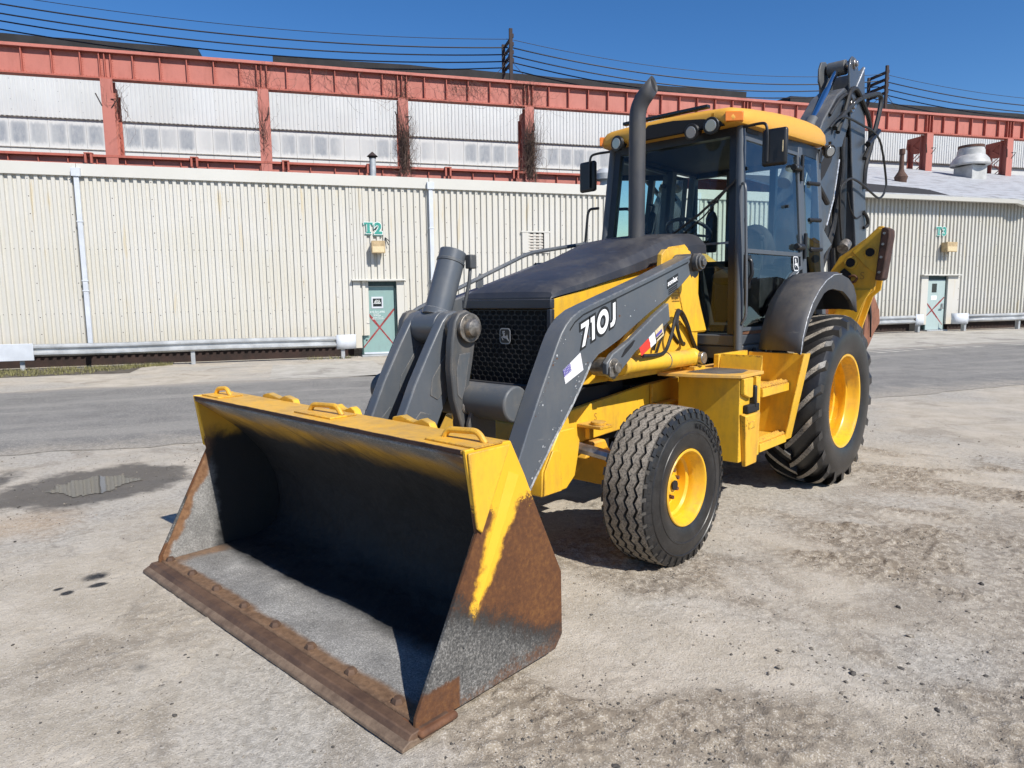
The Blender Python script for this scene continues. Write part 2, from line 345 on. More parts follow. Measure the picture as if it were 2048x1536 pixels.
def bucket_in():
    m, t, b, o = nodes('bucket_inside_wear_shade'); p = pos(t); s = sep(t, p)
    n = noise(t, p, 3.5, 6, 0.7); nf = noise(t, p, 130, 4, 0.8); nm = noise(t, p, 28, 5, 0.7)
    zz = mth(t, 'ADD', s[2], mth(t, 'MULTIPLY', mth(t, 'SUBTRACT', n, 0.5), 0.22))
    soil = ramp(t, mth(t, 'ADD', mth(t, 'MULTIPLY', nm, 0.5), mth(t, 'MULTIPLY', nf, 0.5)), [(0.35,(0.007,0.007,0.008)),(0.6,(0.018,0.018,0.018)),(0.8,(0.04,0.038,0.036))])  # caked soil, coloured near-black to carry the shade inside the bucket too
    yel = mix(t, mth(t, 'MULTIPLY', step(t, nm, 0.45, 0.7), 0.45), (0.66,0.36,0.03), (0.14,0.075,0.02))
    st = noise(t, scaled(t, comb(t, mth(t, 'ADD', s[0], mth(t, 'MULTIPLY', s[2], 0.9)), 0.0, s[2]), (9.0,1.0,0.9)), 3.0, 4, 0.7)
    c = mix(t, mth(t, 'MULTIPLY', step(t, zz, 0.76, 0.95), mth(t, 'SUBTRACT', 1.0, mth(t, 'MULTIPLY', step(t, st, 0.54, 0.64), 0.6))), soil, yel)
    scr = noise(t, scaled(t, p, (1.0,0.12,1.0)), 40, 3, 0.7)
    steel = ramp(t, mth(t, 'ADD', mth(t, 'MULTIPLY', nf, 0.62), mth(t, 'ADD', mth(t, 'MULTIPLY', scr, 0.06), mth(t, 'MULTIPLY', n, 0.32))), [(0.36,(0.085,0.083,0.08)),(0.5,(0.23,0.225,0.215)),(0.64,(0.50,0.49,0.465))])
    rust = ramp(t, nm, [(0.3,(0.10,0.055,0.03)),(0.7,(0.25,0.15,0.085))])
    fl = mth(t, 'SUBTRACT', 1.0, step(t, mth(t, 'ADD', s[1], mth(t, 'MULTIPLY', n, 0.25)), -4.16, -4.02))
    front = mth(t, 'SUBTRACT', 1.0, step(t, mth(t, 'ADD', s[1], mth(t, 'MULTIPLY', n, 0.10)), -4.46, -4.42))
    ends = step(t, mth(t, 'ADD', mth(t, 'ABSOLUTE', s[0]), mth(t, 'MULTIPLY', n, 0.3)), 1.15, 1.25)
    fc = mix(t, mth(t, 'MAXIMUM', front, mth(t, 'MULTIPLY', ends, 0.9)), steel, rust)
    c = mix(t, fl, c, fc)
    setc(t, b.inputs[0], c); b.inputs['Roughness'].default_value = 0.72; bump(t, b, mth(t, 'ADD', nf, nm), 0.5, 0.008); return m
mat['bucketin'] = bucket_in()
def bucket_inside_cheek():
    m, t, b, o = nodes('bucket_cheek_inside'); p = pos(t); s = sep(t, p)
    n = noise(t, p, 5, 6, 0.7); nf = noise(t, p, 110, 4, 0.8)
    steel = ramp(t, mth(t, 'ADD', mth(t, 'MULTIPLY', nf, 0.6), mth(t, 'MULTIPLY', n, 0.4)), [(0.32,(0.07,0.068,0.066)),(0.5,(0.20,0.195,0.185)),(0.68,(0.42,0.41,0.39))])
    rust = ramp(t, noise(t, p, 30, 5, 0.7), [(0.3,(0.12,0.055,0.025)),(0.7,(0.28,0.15,0.075))])
    e = mth(t, 'ADD', s[1], mth(t, 'MULTIPLY', s[2], -0.533))          # distance behind the sloping front edge
    ed = mth(t, 'SUBTRACT', 1.0, step(t, mth(t, 'ADD', e, mth(t, 'MULTIPLY', n, 0.16)), -4.485, -4.455))
    c = mix(t, step(t, mth(t, 'ADD', s[1], mth(t, 'MULTIPLY', n, 0.2)), -4.17, -4.08), mix(t, ed, steel, rust), (0.012,0.012,0.012)); zz = mth(t, 'ADD', s[2], mth(t, 'MULTIPLY', n, 0.2))  # cheek painted near-black past the top lip's shadow line, standing in for shade
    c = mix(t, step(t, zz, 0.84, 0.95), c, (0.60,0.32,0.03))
    setc(t, b.inputs[0], c); b.inputs['Roughness'].default_value = 0.75; bump(t, b, nf, 0.4, 0.006); return m
mat['cheekin'] = bucket_inside_cheek()

def rubber(name, dusty):
    m, t, b, o = nodes(name); p = pos(t); n = noise(t, p, 9, 5, 0.7); nf = noise(t, p, 90, 4, 0.7)
    dark = mix(t, step(t, n, 0.4, 0.75), (0.007,0.007,0.008), (0.018,0.018,0.020))
    dust = mix(t, step(t, n, 0.3, 0.7), (0.26,0.225,0.18), (0.38,0.335,0.275))
    c = mix(t, mth(t, 'MULTIPLY', step(t, nf, 0.25, 0.6), dusty), dark, dust)
    setc(t, b.inputs[0], c); b.inputs['Roughness'].default_value = 0.38 if dusty < 0.2 else 0.85
    bump(t, b, nf, 0.2, 0.003); return m
mat['rubber'] = rubber('tyre_sidewall', 0.04); mat['tread'] = rubber('tyre_tread_dusty', 0.95); mat['rubmid'] = rubber('tyre_groove', 0.22)

def glass(name, tint, refl=0.10, fk=1.3):
    m = bpy.data.materials.new(name); m.use_nodes = True; t = m.node_tree; t.nodes.clear(); out = N(t, 'OutputMaterial')
    tr = N(t, 'BsdfTransparent'); tr.inputs[0].default_value = (*tint, 1)
    gl = N(t, 'BsdfGlossy'); gl.inputs[0].default_value = (0.9,0.95,1,1); gl.inputs['Roughness'].default_value = 0.02
    df = N(t, 'BsdfDiffuse'); df.inputs[0].default_value = (0.30,0.31,0.30,1)
    fr = N(t, 'Fresnel'); fr.inputs[0].default_value = 1.5
    mx = N(t, 'MixShader'); L(t, mth(t, 'ADD', mth(t, 'MULTIPLY', fr.outputs[0], fk), refl*0.25), mx.inputs[0]); L(t, tr.outputs[0], mx.inputs[1]); L(t, gl.outputs[0], mx.inputs[2])
    m2 = N(t, 'MixShader'); dn = noise(t, pos(t), 4, 5, 0.7); L(t, mth(t, 'MULTIPLY', step(t, dn, 0.4, 0.8), 0.05), m2.inputs[0]); L(t, mx.outputs[0], m2.inputs[1]); L(t, df.outputs[0], m2.inputs[2])
    L(t, m2.outputs[0], out.inputs[0]); return m
mat['glass'] = glass('cab_glass_tinted', (0.80,0.90,0.86), 0.02, 0.6); mat['glass_dark'] = glass('cab_glass_side', (0.76,0.85,0.85), 0.2, 1.0)

# ---- buildings
def sheet_mat(name, c1, c2, streak=0.7):
    m, t, b, o = nodes(name); p = pos(t); u = dotv(t, p, WD, tuple(W0)); z = sep(t, p)[2]
    v = comb(t, mth(t, 'MULTIPLY', u, 2.2), mth(t, 'MULTIPLY', z, 0.16), 0.0)
    n = noise(t, v, 2.4, 4, 0.6); n1 = noise(t, p, 0.5, 4, 0.6); nf = noise(t, p, 24, 3, 0.6)
    c = mix(t, step(t, n1, 0.35, 0.7), c1, c2)
    c = mix(t, mth(t, 'MULTIPLY', step(t, n, 0.60, 0.70), streak), c, (0.52,0.44,0.29))
    c = mix(t, mth(t, 'MULTIPLY', step(t, nf, 0.66, 0.74), 0.25), c, (0.35,0.28,0.2))
    lowd = mth(t, 'MULTIPLY', mth(t, 'SUBTRACT', 1.0, step(t, mth(t, 'ADD', z, mth(t, 'MULTIPLY', n, 0.8)), 0.7, 1.6)), 0.25)
    c = mix(t, lowd, c, (0.55,0.46,0.30))
    oi = N(t, 'ObjectInfo'); c = mix(t, mth(t, 'MULTIPLY', oi.outputs['Random'], 0.10), c, (0.45,0.41,0.32))
    setc(t, b.inputs[0], c); b.inputs['Roughness'].default_value = 0.55; return m
mat['cream'] = sheet_mat('cream_corrugated_paint', (0.525,0.508,0.452), (0.55,0.537,0.50))
mat['fascia'] = sheet_mat('fascia_paint', (0.535,0.525,0.48), (0.565,0.555,0.515), 0.15)
mat['whiteclad'] = sheet_mat('white_corrugated_paint', (0.53,0.54,0.54), (0.58,0.59,0.59), 0.05)
mat['salmon'] = paint('salmon_red_oxide_paint', (0.455,0.158,0.122), (0.25,0.085,0.065), 0.45, 0.06, 0.65, 1.2, 3.0)
mat['salmon_dark'] = paint('oxide_paint_weathered', (0.42,0.115,0.08), (0.15,0.05,0.04), 0.5, 0.15, 0.7, 2.0, 4.0)
mat['roofdark'] = plain('roof_edge_dark', (0.022,0.021,0.022), 0.85, var=0.4, vs=1.5)
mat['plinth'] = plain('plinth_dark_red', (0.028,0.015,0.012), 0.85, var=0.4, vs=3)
mat['galv'] = plain('galvanised_steel', (0.42,0.435,0.445), 0.5, 0.25, var=0.18, vs=2.5)
mat['galvwhite'] = plain('downpipe_pale_grey', (0.54,0.57,0.61), 0.5, var=0.08, vs=2.5)
mat['teal'] = paint('door_teal_paint', (0.215,0.335,0.315), (0.19,0.255,0.24), 0.5, 0.0, 0.5, 3.0)
mat['teal_pale'] = paint('door_pale_paint', (0.36,0.45,0.44), (0.28,0.34,0.32), 0.4, 0.0, 0.5, 3.0)
mat['tealdark'] = plain('door_frame_dark_teal', (0.025,0.055,0.055), 0.6, var=0.2)
mat['redx'] = plain('red_spray_paint', (0.24,0.035,0.035), 0.6, var=0.35, vs=12)
mat['letter'] = plain('sign_green', (0.04,0.27,0.22), 0.5, var=0.2, vs=20)
mat['letterw'] = plain('sign_white', (0.75,0.78,0.76), 0.5)
mat['letterd'] = plain('sign_shadow_dark', (0.05,0.12,0.11), 0.6)
mat['lampbox'] = plain('lamp_housing_ochre', (0.42,0.31,0.17), 0.5, var=0.25, vs=9)
mat['wire'] = plain('cable_black', (0.014,0.014,0.016), 0.5)
mat['rack'] = plain('rack_dark_rust', (0.035,0.022,0.02), 0.8, var=0.4)
mat['twig'] = plain('dead_vine', (0.13,0.085,0.065), 0.9, var=0.4, vs=8)
mat['louver'] = plain('louver_grey', (0.36,0.33,0.29), 0.6, var=0.3, vs=12)
mat['winglass'] = plain('dark_pane', (0.02,0.025,0.028), 0.15)
def fiberglass():
    m, t, b, o = nodes('fibreglass_panel_blotched'); p = pos(t); u = dotv(t, p, D2, tuple(O2)); z = sep(t, p)[2]
    k = mth(t, 'MULTIPLY', mth(t, 'ADD', u, 21.0), 1/0.735); fr = mth(t, 'FRACT', k); cell = mth(t, 'FLOOR', k)
    wn = N(t, 'TexWhiteNoise', noise_dimensions='1D'); L(t, cell, wn.inputs['W'])
    nb = noise(t, comb(t, mth(t, 'MULTIPLY', u, 0.30), 0.0, 7.0), 1.0, 2, 0.5)
    n2 = noise(t, comb(t, mth(t, 'MULTIPLY', u, 6), mth(t, 'MULTIPLY', z, 2.0), 0.0), 1.3, 4, 0.7)
    on = step(t, mth(t, 'ADD', mth(t, 'MULTIPLY', wn.outputs[0], 0.16), mth(t, 'MULTIPLY', nb, 1.0)), 0.42, 0.62)
    edge = mth(t, 'SUBTRACT', 1.0, step(t, mth(t, 'ADD', mth(t, 'ABSOLUTE', mth(t, 'SUBTRACT', fr, 0.5)), mth(t, 'MULTIPLY', mth(t, 'SUBTRACT', n2, 0.5), 0.30)), 0.26, 0.56))
    zn = mth(t, 'ADD', z, mth(t, 'MULTIPLY', mth(t, 'SUBTRACT', n2, 0.5), 0.35))
    inb = mth(t, 'MULTIPLY', step(t, zn, 8.42, 8.66), mth(t, 'SUBTRACT', 1.0, step(t, zn, 9.30, 9.48)))
    c = mix(t, mth(t, 'MULTIPLY', mth(t, 'MULTIPLY', mth(t, 'MULTIPLY', on, edge), inb), mth(t, 'MULTIPLY_ADD', n2, 0.9, 0.3)), (0.58,0.585,0.58), (0.20,0.225,0.265))
    setc(t, b.inputs[0], c); b.inputs['Roughness'].default_value = 0.6; return m
mat['fiber'] = fiberglass()
def roof_white():
    m, t, b, o = nodes('aluminium_roof_coating'); p = pos(t); u = dotv(t, p, WD, tuple(W0)); z = sep(t, p)[2]
    n = noise(t, comb(t, mth(t, 'MULTIPLY', u, 0.5), mth(t, 'MULTIPLY', z, 7.0), 0.0), 2.2, 5, 0.7)
    c = mix(t, mth(t, 'MULTIPLY', step(t, n, 0.48, 0.62), 0.75), (0.43,0.44,0.455), (0.19,0.18,0.175))
    setc(t, b.inputs[0], c); b.inputs['Roughness'].default_value = 0.6; return m
mat['roofwhite'] = roof_white()
mat['ventgrey'] = plain('vent_weathered_white', (0.43,0.43,0.42), 0.6, var=0.2, vs=2)
mat['roofpatch'] = plain('roof_shingle_dark', (0.030,0.028,0.028), 0.9, var=0.35, vs=14)

# ---- ground
def ground_mat(kind):
    m, t, b, o = nodes('ground_'+kind); p = pos(t); s = sep(t, p)
    nb = noise(t, p, 0.45, 4, 0.6); nm = noise(t, p, 2.3, 5, 0.68); nf = noise(t, p, 26, 3, 0.72); ns = noise(t, p, 130, 2, 0.7)
    if kind == 'yard':
        pale = mix(t, step(t, nm, 0.35, 0.65), (0.395,0.345,0.272), (0.50,0.445,0.365))
        blue = mix(t, step(t, nf, 0.35, 0.65), (0.325,0.298,0.255), (0.44,0.408,0.355))
        c = mix(t, step(t, nb, 0.42, 0.60), pale, blue)
        # loose brown dirt towards +X (the drive-out side)
        side = mth(t, 'ADD', mth(t, 'MULTIPLY_ADD', s[1], -0.15, s[0]), mth(t, 'MULTIPLY', mth(t, 'SUBTRACT', nm, 0.5), 2.6))
        dirt = mix(t, step(t, nf, 0.35, 0.65), (0.205,0.155,0.10), (0.32,0.252,0.17))
        df = step(t, side, 2.7, 4.6)
        gr = N(t, 'Attribute', attribute_name='grit').outputs['Fac']; gr = mth(t, 'MAXIMUM', gr, mth(t, 'MULTIPLY', df, 0.6))
        c = mix(t, mth(t, 'MULTIPLY', gr, 0.90), c, mix(t, step(t, nf, 0.4, 0.6), (0.165,0.130,0.092), (0.295,0.245,0.18)))
        c = mix(t, mth(t, 'MULTIPLY', df, 0.6), c, dirt)
        # darker worn patches
        c = mix(t, mth(t, 'MULTIPLY', step(t, noise(t, p, 1.1, 4, 0.7, 0.6), 0.52, 0.64), 0.55), c, (0.235,0.20,0.155))
        # orange clay tint
        def blob(cx, cy, r1, r2, ax=1.0, ay=1.0, nz=1.0):
            dx = mth(t, 'MULTIPLY', mth(t, 'SUBTRACT', s[0], cx), ax); dy = mth(t, 'MULTIPLY', mth(t, 'SUBTRACT', s[1], cy), ay)
            d = mth(t, 'SQRT', mth(t, 'ADD', mth(t, 'MULTIPLY', dx, dx), mth(t, 'MULTIPLY', dy, dy)))
            d = mth(t, 'ADD', d, mth(t, 'MULTIPLY', mth(t, 'SUBTRACT', nm, 0.5), nz))
            return mth(t, 'SUBTRACT', 1.0, step(t, d, r1, r2))
        c = mix(t, mth(t, 'MULTIPLY', blob(-2.85,-4.9,0.1,0.55,nz=0.8), 0.5), c, (0.40,0.27,0.15))
        # cracks
        wv = N(t, 'VectorMath', operation='ADD'); L(t, p, wv.inputs[0]); cn = N(t, 'TexNoise'); cn.inputs['Scale'].default_value = 1.8; cn.inputs['Detail'].default_value = 4; L(t, p, cn.inputs['Vector'])
        L(t, scaled(t, cn.outputs[1], (0.55,0.55,0)), wv.inputs[1])
        vc = N(t, 'TexVoronoi', feature='DISTANCE_TO_EDGE'); vc.inputs['Scale'].default_value = 1.5; L(t, wv.outputs[0], vc.inputs['Vector'])
        ck = mth(t, 'MULTIPLY', mth(t, 'SUBTRACT', 1.0, step(t, vc.outputs[0], 0.002, 0.016)), step(t, noise(t, p, 0.9, 3), 0.44, 0.58))
        c = mix(t, mth(t, 'MULTIPLY', ck, 0.22), c, (0.10,0.09,0.078))
        v2 = N(t, 'TexVoronoi', feature='DISTANCE_TO_EDGE'); v2.inputs['Scale'].default_value = 5.5; L(t, wv.outputs[0], v2.inputs['Vector'])
        ck2 = mth(t, 'MULTIPLY', mth(t, 'MULTIPLY', mth(t, 'SUBTRACT', 1.0, step(t, v2.outputs[0], 0.01, 0.05)), step(t, noise(t, p, 1.4, 3), 0.50, 0.62)), mth(t, 'SUBTRACT', 1.0, gr))
        c = mix(t, mth(t, 'MULTIPLY', ck2, 0.25), c, (0.16,0.14,0.115))
        wet = mth(t, 'MAXIMUM', blob(-3.72,-4.22,0.40,0.62,0.78,0.62,0.75), blob(-4.55,-5.25,0.30,0.5,0.9,0.6,0.7))
        oil = mth(t, 'MAXIMUM', mth(t, 'MAXIMUM', blob(-1.373,-4.851,0.02,0.075,1.0,0.9,0.12), blob(-1.233,-4.887,0.025,0.05,1.3,0.8,0.12)), mth(t, 'MAXIMUM', blob(-1.24,-5.03,0.012,0.03,1,0.8,0.08), blob(-1.335,-5.05,0.006,0.02,1,0.8,0.06)))
        oil = mth(t, 'MAXIMUM', oil, mth(t, 'MULTIPLY', blob(-0.1,-5.05,0.0,0.06,1,1,0.1), 0.6))
    elif kind == 'asphalt':
        c = mix(t, step(t, nm, 0.3, 0.7), (0.150,0.145,0.136), (0.205,0.197,0.182))
        v = dotv(t, p, WN, tuple(W0)); u = dotv(t, p, WD, tuple(W0))
        tr = noise(t, comb(t, mth(t, 'MULTIPLY', u, 0.12), v, 0.0), 1.3, 4, 0.6)      # long streaks along the lane
        c = mix(t, mth(t, 'MULTIPLY', step(t, tr, 0.45, 0.62), 0.55), c, (0.285,0.270,0.240))
        c = mix(t, mth(t, 'MULTIPLY', step(t, nb, 0.52, 0.62), 0.45), c, (0.125,0.120,0.112))
        ed = mth(t, 'MAXIMUM', step(t, mth(t, 'ADD', v, mth(t, 'MULTIPLY', mth(t, 'SUBTRACT', nm, 0.5), 2.2)), 10.6, 11.8), mth(t, 'SUBTRACT', 1.0, step(t, mth(t, 'ADD', v, mth(t, 'MULTIPLY', mth(t, 'SUBTRACT', nm, 0.5), 1.6)), 5.0, 5.7)))
        c = mix(t, mth(t, 'MULTIPLY', ed, 0.9), c, mix(t, step(t, nf, 0.4, 0.6), (0.27,0.24,0.195), (0.36,0.325,0.27))); wet = None
    else:
        c = mix(t, step(t, nm, 0.35, 0.65), (0.36,0.335,0.285), (0.46,0.435,0.385)); wet = None
        c = mix(t, mth(t, 'MULTIPLY', step(t, noise(t, p, 0.8, 6, 0.7), 0.52, 0.64), 0.6), c, (0.14,0.125,0.11))
    # aggregate: pale and dark grains
    c = mix(t, mth(t, 'MULTIPLY', mth(t, 'MULTIPLY', step(t, ns, 0.53, 0.62), step(t, nf, 0.40, 0.56)), 0.75), c, (0.53,0.49,0.43))
    c = mix(t, mth(t, 'MULTIPLY', mth(t, 'SUBTRACT', 1.0, step(t, ns, 0.30, 0.42)), 0.60), c, (0.15,0.132,0.108))
    if wet is not None:
        c = mix(t, mth(t, 'MULTIPLY', wet, 0.78), c, (0.045,0.040,0.035)); c = mix(t, oil, c, (0.018,0.017,0.016))
        setc(t, b.inputs['Roughness'], mth(t, 'SUBTRACT', 0.95, mth(t, 'MULTIPLY', mth(t, 'MAXIMUM', oil, mth(t, 'MULTIPLY', wet, 0.4)), 0.5)))
        h = mth(t, 'ADD', mth(t, 'MULTIPLY', nm, 0.9), mth(t, 'ADD', mth(t, 'MULTIPLY', nf, mth(t, 'MULTIPLY_ADD', df, 0.75, 0.42)), mth(t, 'MULTIPLY', ns, 0.30)))
        bump(t, b, h, 0.6, 0.030)
    else:
        b.inputs['Roughness'].default_value = 0.92
        bump(t, b, mth(t, 'ADD', mth(t, 'MULTIPLY', nf, 0.5), mth(t, 'MULTIPLY', ns, 0.3)), 0.5, 0.015)
    setc(t, b.inputs[0], c); return m
mat['ground'] = ground_mat('yard'); mat['asphalt'] = ground_mat('asphalt'); mat['concrete'] = ground_mat('concrete')
mat['soil'] = plain('dark_soil', (0.09,0.075,0.058), 0.95, var=0.4, vs=5)
mat['stone'] = plain('gravel_stone', (0.24,0.21,0.17), 0.9, var=0.5, vs=60); mat['stone_dark'] = plain('gravel_stone_dark', (0.075,0.068,0.06), 0.9, var=0.5, vs=60)
mat['grass'] = plain('dry_grass', (0.20,0.185,0.075), 0.9, var=0.5, vs=14)
def water_mat():
    m, t, b, o = nodes('puddle_water'); b.inputs['Roughness'].default_value = 0.03; setc(t, b.inputs[0], (0.055,0.048,0.040)); b.inputs['IOR'].default_value = 1.33
    bump(t, b, noise(t, pos(t), 14, 3), 0.05, 0.004); return m
mat['water'] = water_mat()
# ------------------------------------------------------------------ ground
def wxy(u, v): p = W0+WD*u+WN*v; return p.x, p.y
def ground_sheet(name, us, vs, dz, m):
    b = MB(); n = len(vs); pts = []
    for u in us:
        for v in vs:
            x, y = wxy(u, v); pts.append((x, y, gz(u, v)+dz))
    fs = [(i*n+k, (i+1)*n+k, (i+1)*n+k+1, i*n+k+1) for i in range(len(us)-1) for k in range(n-1)]
    b.add(pts, fs); return tag(b.obj(name, m, smooth=0), kind='structure')
far = [-600, -200, -80, -40]
ground_sheet('ground', far+[float(i) for i in range(-20, 46)]+[60, 100, 250, 700], [-250, -60, -30]+[float(i) for i in range(-13, 31)]+[45, 90, 250, 600], 0.0, mat['ground'])
rng = random.Random(3)
def strip(name, u0, u1, v0, v1, dz, m, jag=0.12, st=0.5):
    b = MB(); us = []; u = u0
    while u <= u1: us.append(u); u += st
    lo = [v0+jag*(mnoise.noise(Vector((u*0.7, 3.1, dz*90)))+0.4*mnoise.noise(Vector((u*3.1, 9.1, 1)))) for u in us]
    hi = [v1+jag*(mnoise.noise(Vector((u*0.7, 7.7, dz*70)))+0.4*mnoise.noise(Vector((u*3.1, 2.2, 4)))) for u in us]
    rows = []
    for u, a, c in zip(us, lo, hi):
        k = max(2, int(abs(c-a)/0.8)); rows.append([(*wxy(u, a+(c-a)*i/k), gz(u, a+(c-a)*i/k)+dz) for i in range(k+1)])
    k = min(len(r) for r in rows); rows = [[Vector(r[0]).lerp(Vector(r[-1]), i/(k-1)) for i in range(k)] for r in rows]
    for r in rows:
        for p in r:
            q = p-W0; p.z = gz(q.dot(WD), q.dot(WN))+dz
    b.loft(rows); return tag(b.obj(name, m, smooth=0), kind='structure')
strip('road', -40, 60, 5.15, 11.65, 0.005, mat['asphalt'], 0.30, 0.25)
strip('pavement', -2.9, -0.2, 1.5, 5.2, 0.005, mat['concrete'], 0.35)
strip('pavement', 7.0, 40, 1.0, 5.9, 0.005, mat['concrete'], 0.30)
strip('path', -14, -5.6, 0.15, 2.3, 0.005, mat['soil'], 0.5)
def puddle():
    ring = [(-3.80,-4.59),(-3.92,-4.46),(-4.03,-4.30),(-4.04,-4.15),(-3.98,-4.03),(-3.86,-3.92),(-3.72,-3.83),(-3.56,-3.86),(-3.47,-3.96),(-3.40,-4.06),(-3.31,-4.17),(-3.30,-4.30),(-3.35,-4.44),(-3.52,-4.50),(-3.66,-4.58)]
    P = spline([(x, y, 0.0) for x, y in ring+[ring[0]]], 14)[:-1]; r = random.Random(5)
    pts = []
    for i, p in enumerate(P):
        k = 0.86+0.22*mnoise.noise(p*6)+0.14*mnoise.noise(p*19)+0.08*mnoise.noise(p*47); c = Vector((-3.68,-4.2,0)); q = c+(p-c)*k; pts.append((q.x, q.y))
    b = MB(); b.add([(x, y, 0.006) for x, y in pts], [tuple(range(len(pts)))]); tag(b.obj('water', mat['water'], smooth=0), kind='structure')
puddle()
# rough relief of the near yard: crazed hardstanding, drifts of loose grit
def vnoise(X, Y, scale, seed):
    x = X*scale+seed*17.3; y = Y*scale+seed*9.1; xi = np.floor(x).astype(np.int64); yi = np.floor(y).astype(np.int64); fx = x-xi; fy = y-yi
    fx = fx*fx*(3-2*fx); fy = fy*fy*(3-2*fy)
    def h(a, c):
        n = (a*374761393+c*668265263+seed*1442695041) & 0xffffffff; n = ((n ^ (n >> 13))*1274126177) & 0xffffffff; return ((n ^ (n >> 16)) & 0xffff)/65535.0
    return (h(xi,yi)*(1-fx)+h(xi+1,yi)*fx)*(1-fy)+(h(xi,yi+1)*(1-fx)+h(xi+1,yi+1)*fx)*fy
def fbm(X, Y, s, seed, o=4, g=.5):
    t = 0; a = 1; w_ = 0
    for i in range(o): t = t+a*vnoise(X, Y, s*2.03**i, seed+i); w_ += a; a *= g
    return t/w_
def gritmask(X, Y):
    side = X-.15*Y+(fbm(X,Y,.8,3)-.5)*3.0
    a = np.clip((side-1.9)/2.0,0,1); d = fbm(X*.75+Y*.35,Y*1.3-X*.3,.85,11,4,.55)
    b_ = np.clip((d-.52)/.10,0,1)*np.clip((X-.15*Y+1.0)/2.5,0.12,1)
    return np.clip(np.maximum(a*.9, b_*.85)*(.55+.9*fbm(X,Y,3.1,5)),0,1)
def yard_relief():
    st = .0150; xs = np.arange(-3.4,7.6,st); ys = np.arange(-6.4,2.6,st); X, Y = np.meshgrid(xs, ys, indexing='ij'); g = gritmask(X, Y)
    fine = vnoise(X,Y,41,2)*.6+vnoise(X,Y,66,7)*.4; mid = fbm(X,Y,9,4,3); big = fbm(X,Y,1.3,9,3)
    clod = np.clip((fbm(X,Y,21,21,3,.6)-.52)/.18,0,1)
    H = .0035*big+.0030*mid+.0022*fine+g*(.005*mid+.0095*fine+.018*clod)
    c = np.abs(fbm(X,Y,2.2,31,4,.55)-.5); c2 = np.abs(fbm(X,Y,3.7,37,4,.55)-.5)
    H -= (1-g)*.0045*(np.exp(-(c/.006)**2)+.8*np.exp(-(c2/.005)**2))
    e = np.minimum(np.minimum(X-xs[0],xs[-1]-X),np.minimum(Y-ys[0],ys[-1]-Y)); H = H-.0035+.004; H = np.where(e<.4, H-.014*(1-e/.4), H)
    wd = ((X+3.65)/.95)**2+((Y+4.2)/.95)**2; H = np.where(wd<1, H-.012*(1-wd)**.5, H)
    n0, n1 = X.shape; V = np.empty((n0*n1,3),np.float32); V[:,0] = X.ravel(); V[:,1] = Y.ravel(); V[:,2] = H.ravel()
    i = (np.arange(n0-1)[:,None]*n1+np.arange(n1-1)[None,:]).ravel(); F = np.stack([i,i+n1,i+n1+1,i+1],1).astype(np.int32)
    me = bpy.data.meshes.new('ground_relief'); me.vertices.add(len(V)); me.vertices.foreach_set('co', V.ravel()); me.loops.add(F.size); me.loops.foreach_set('vertex_index', F.ravel())
    me.polygons.add(len(F)); me.polygons.foreach_set('loop_start', np.arange(0,F.size,4,dtype=np.int32)); me.polygons.foreach_set('loop_total', np.full(len(F),4,np.int32)); me.update(calc_edges=True)
    at = me.attributes.new('grit','FLOAT','POINT'); at.data.foreach_set('value', g.ravel().astype(np.float32)); me.shade_smooth(); me.materials.append(mat['ground'])
    tag(link('ground_relief', me), kind='structure')
yard_relief()
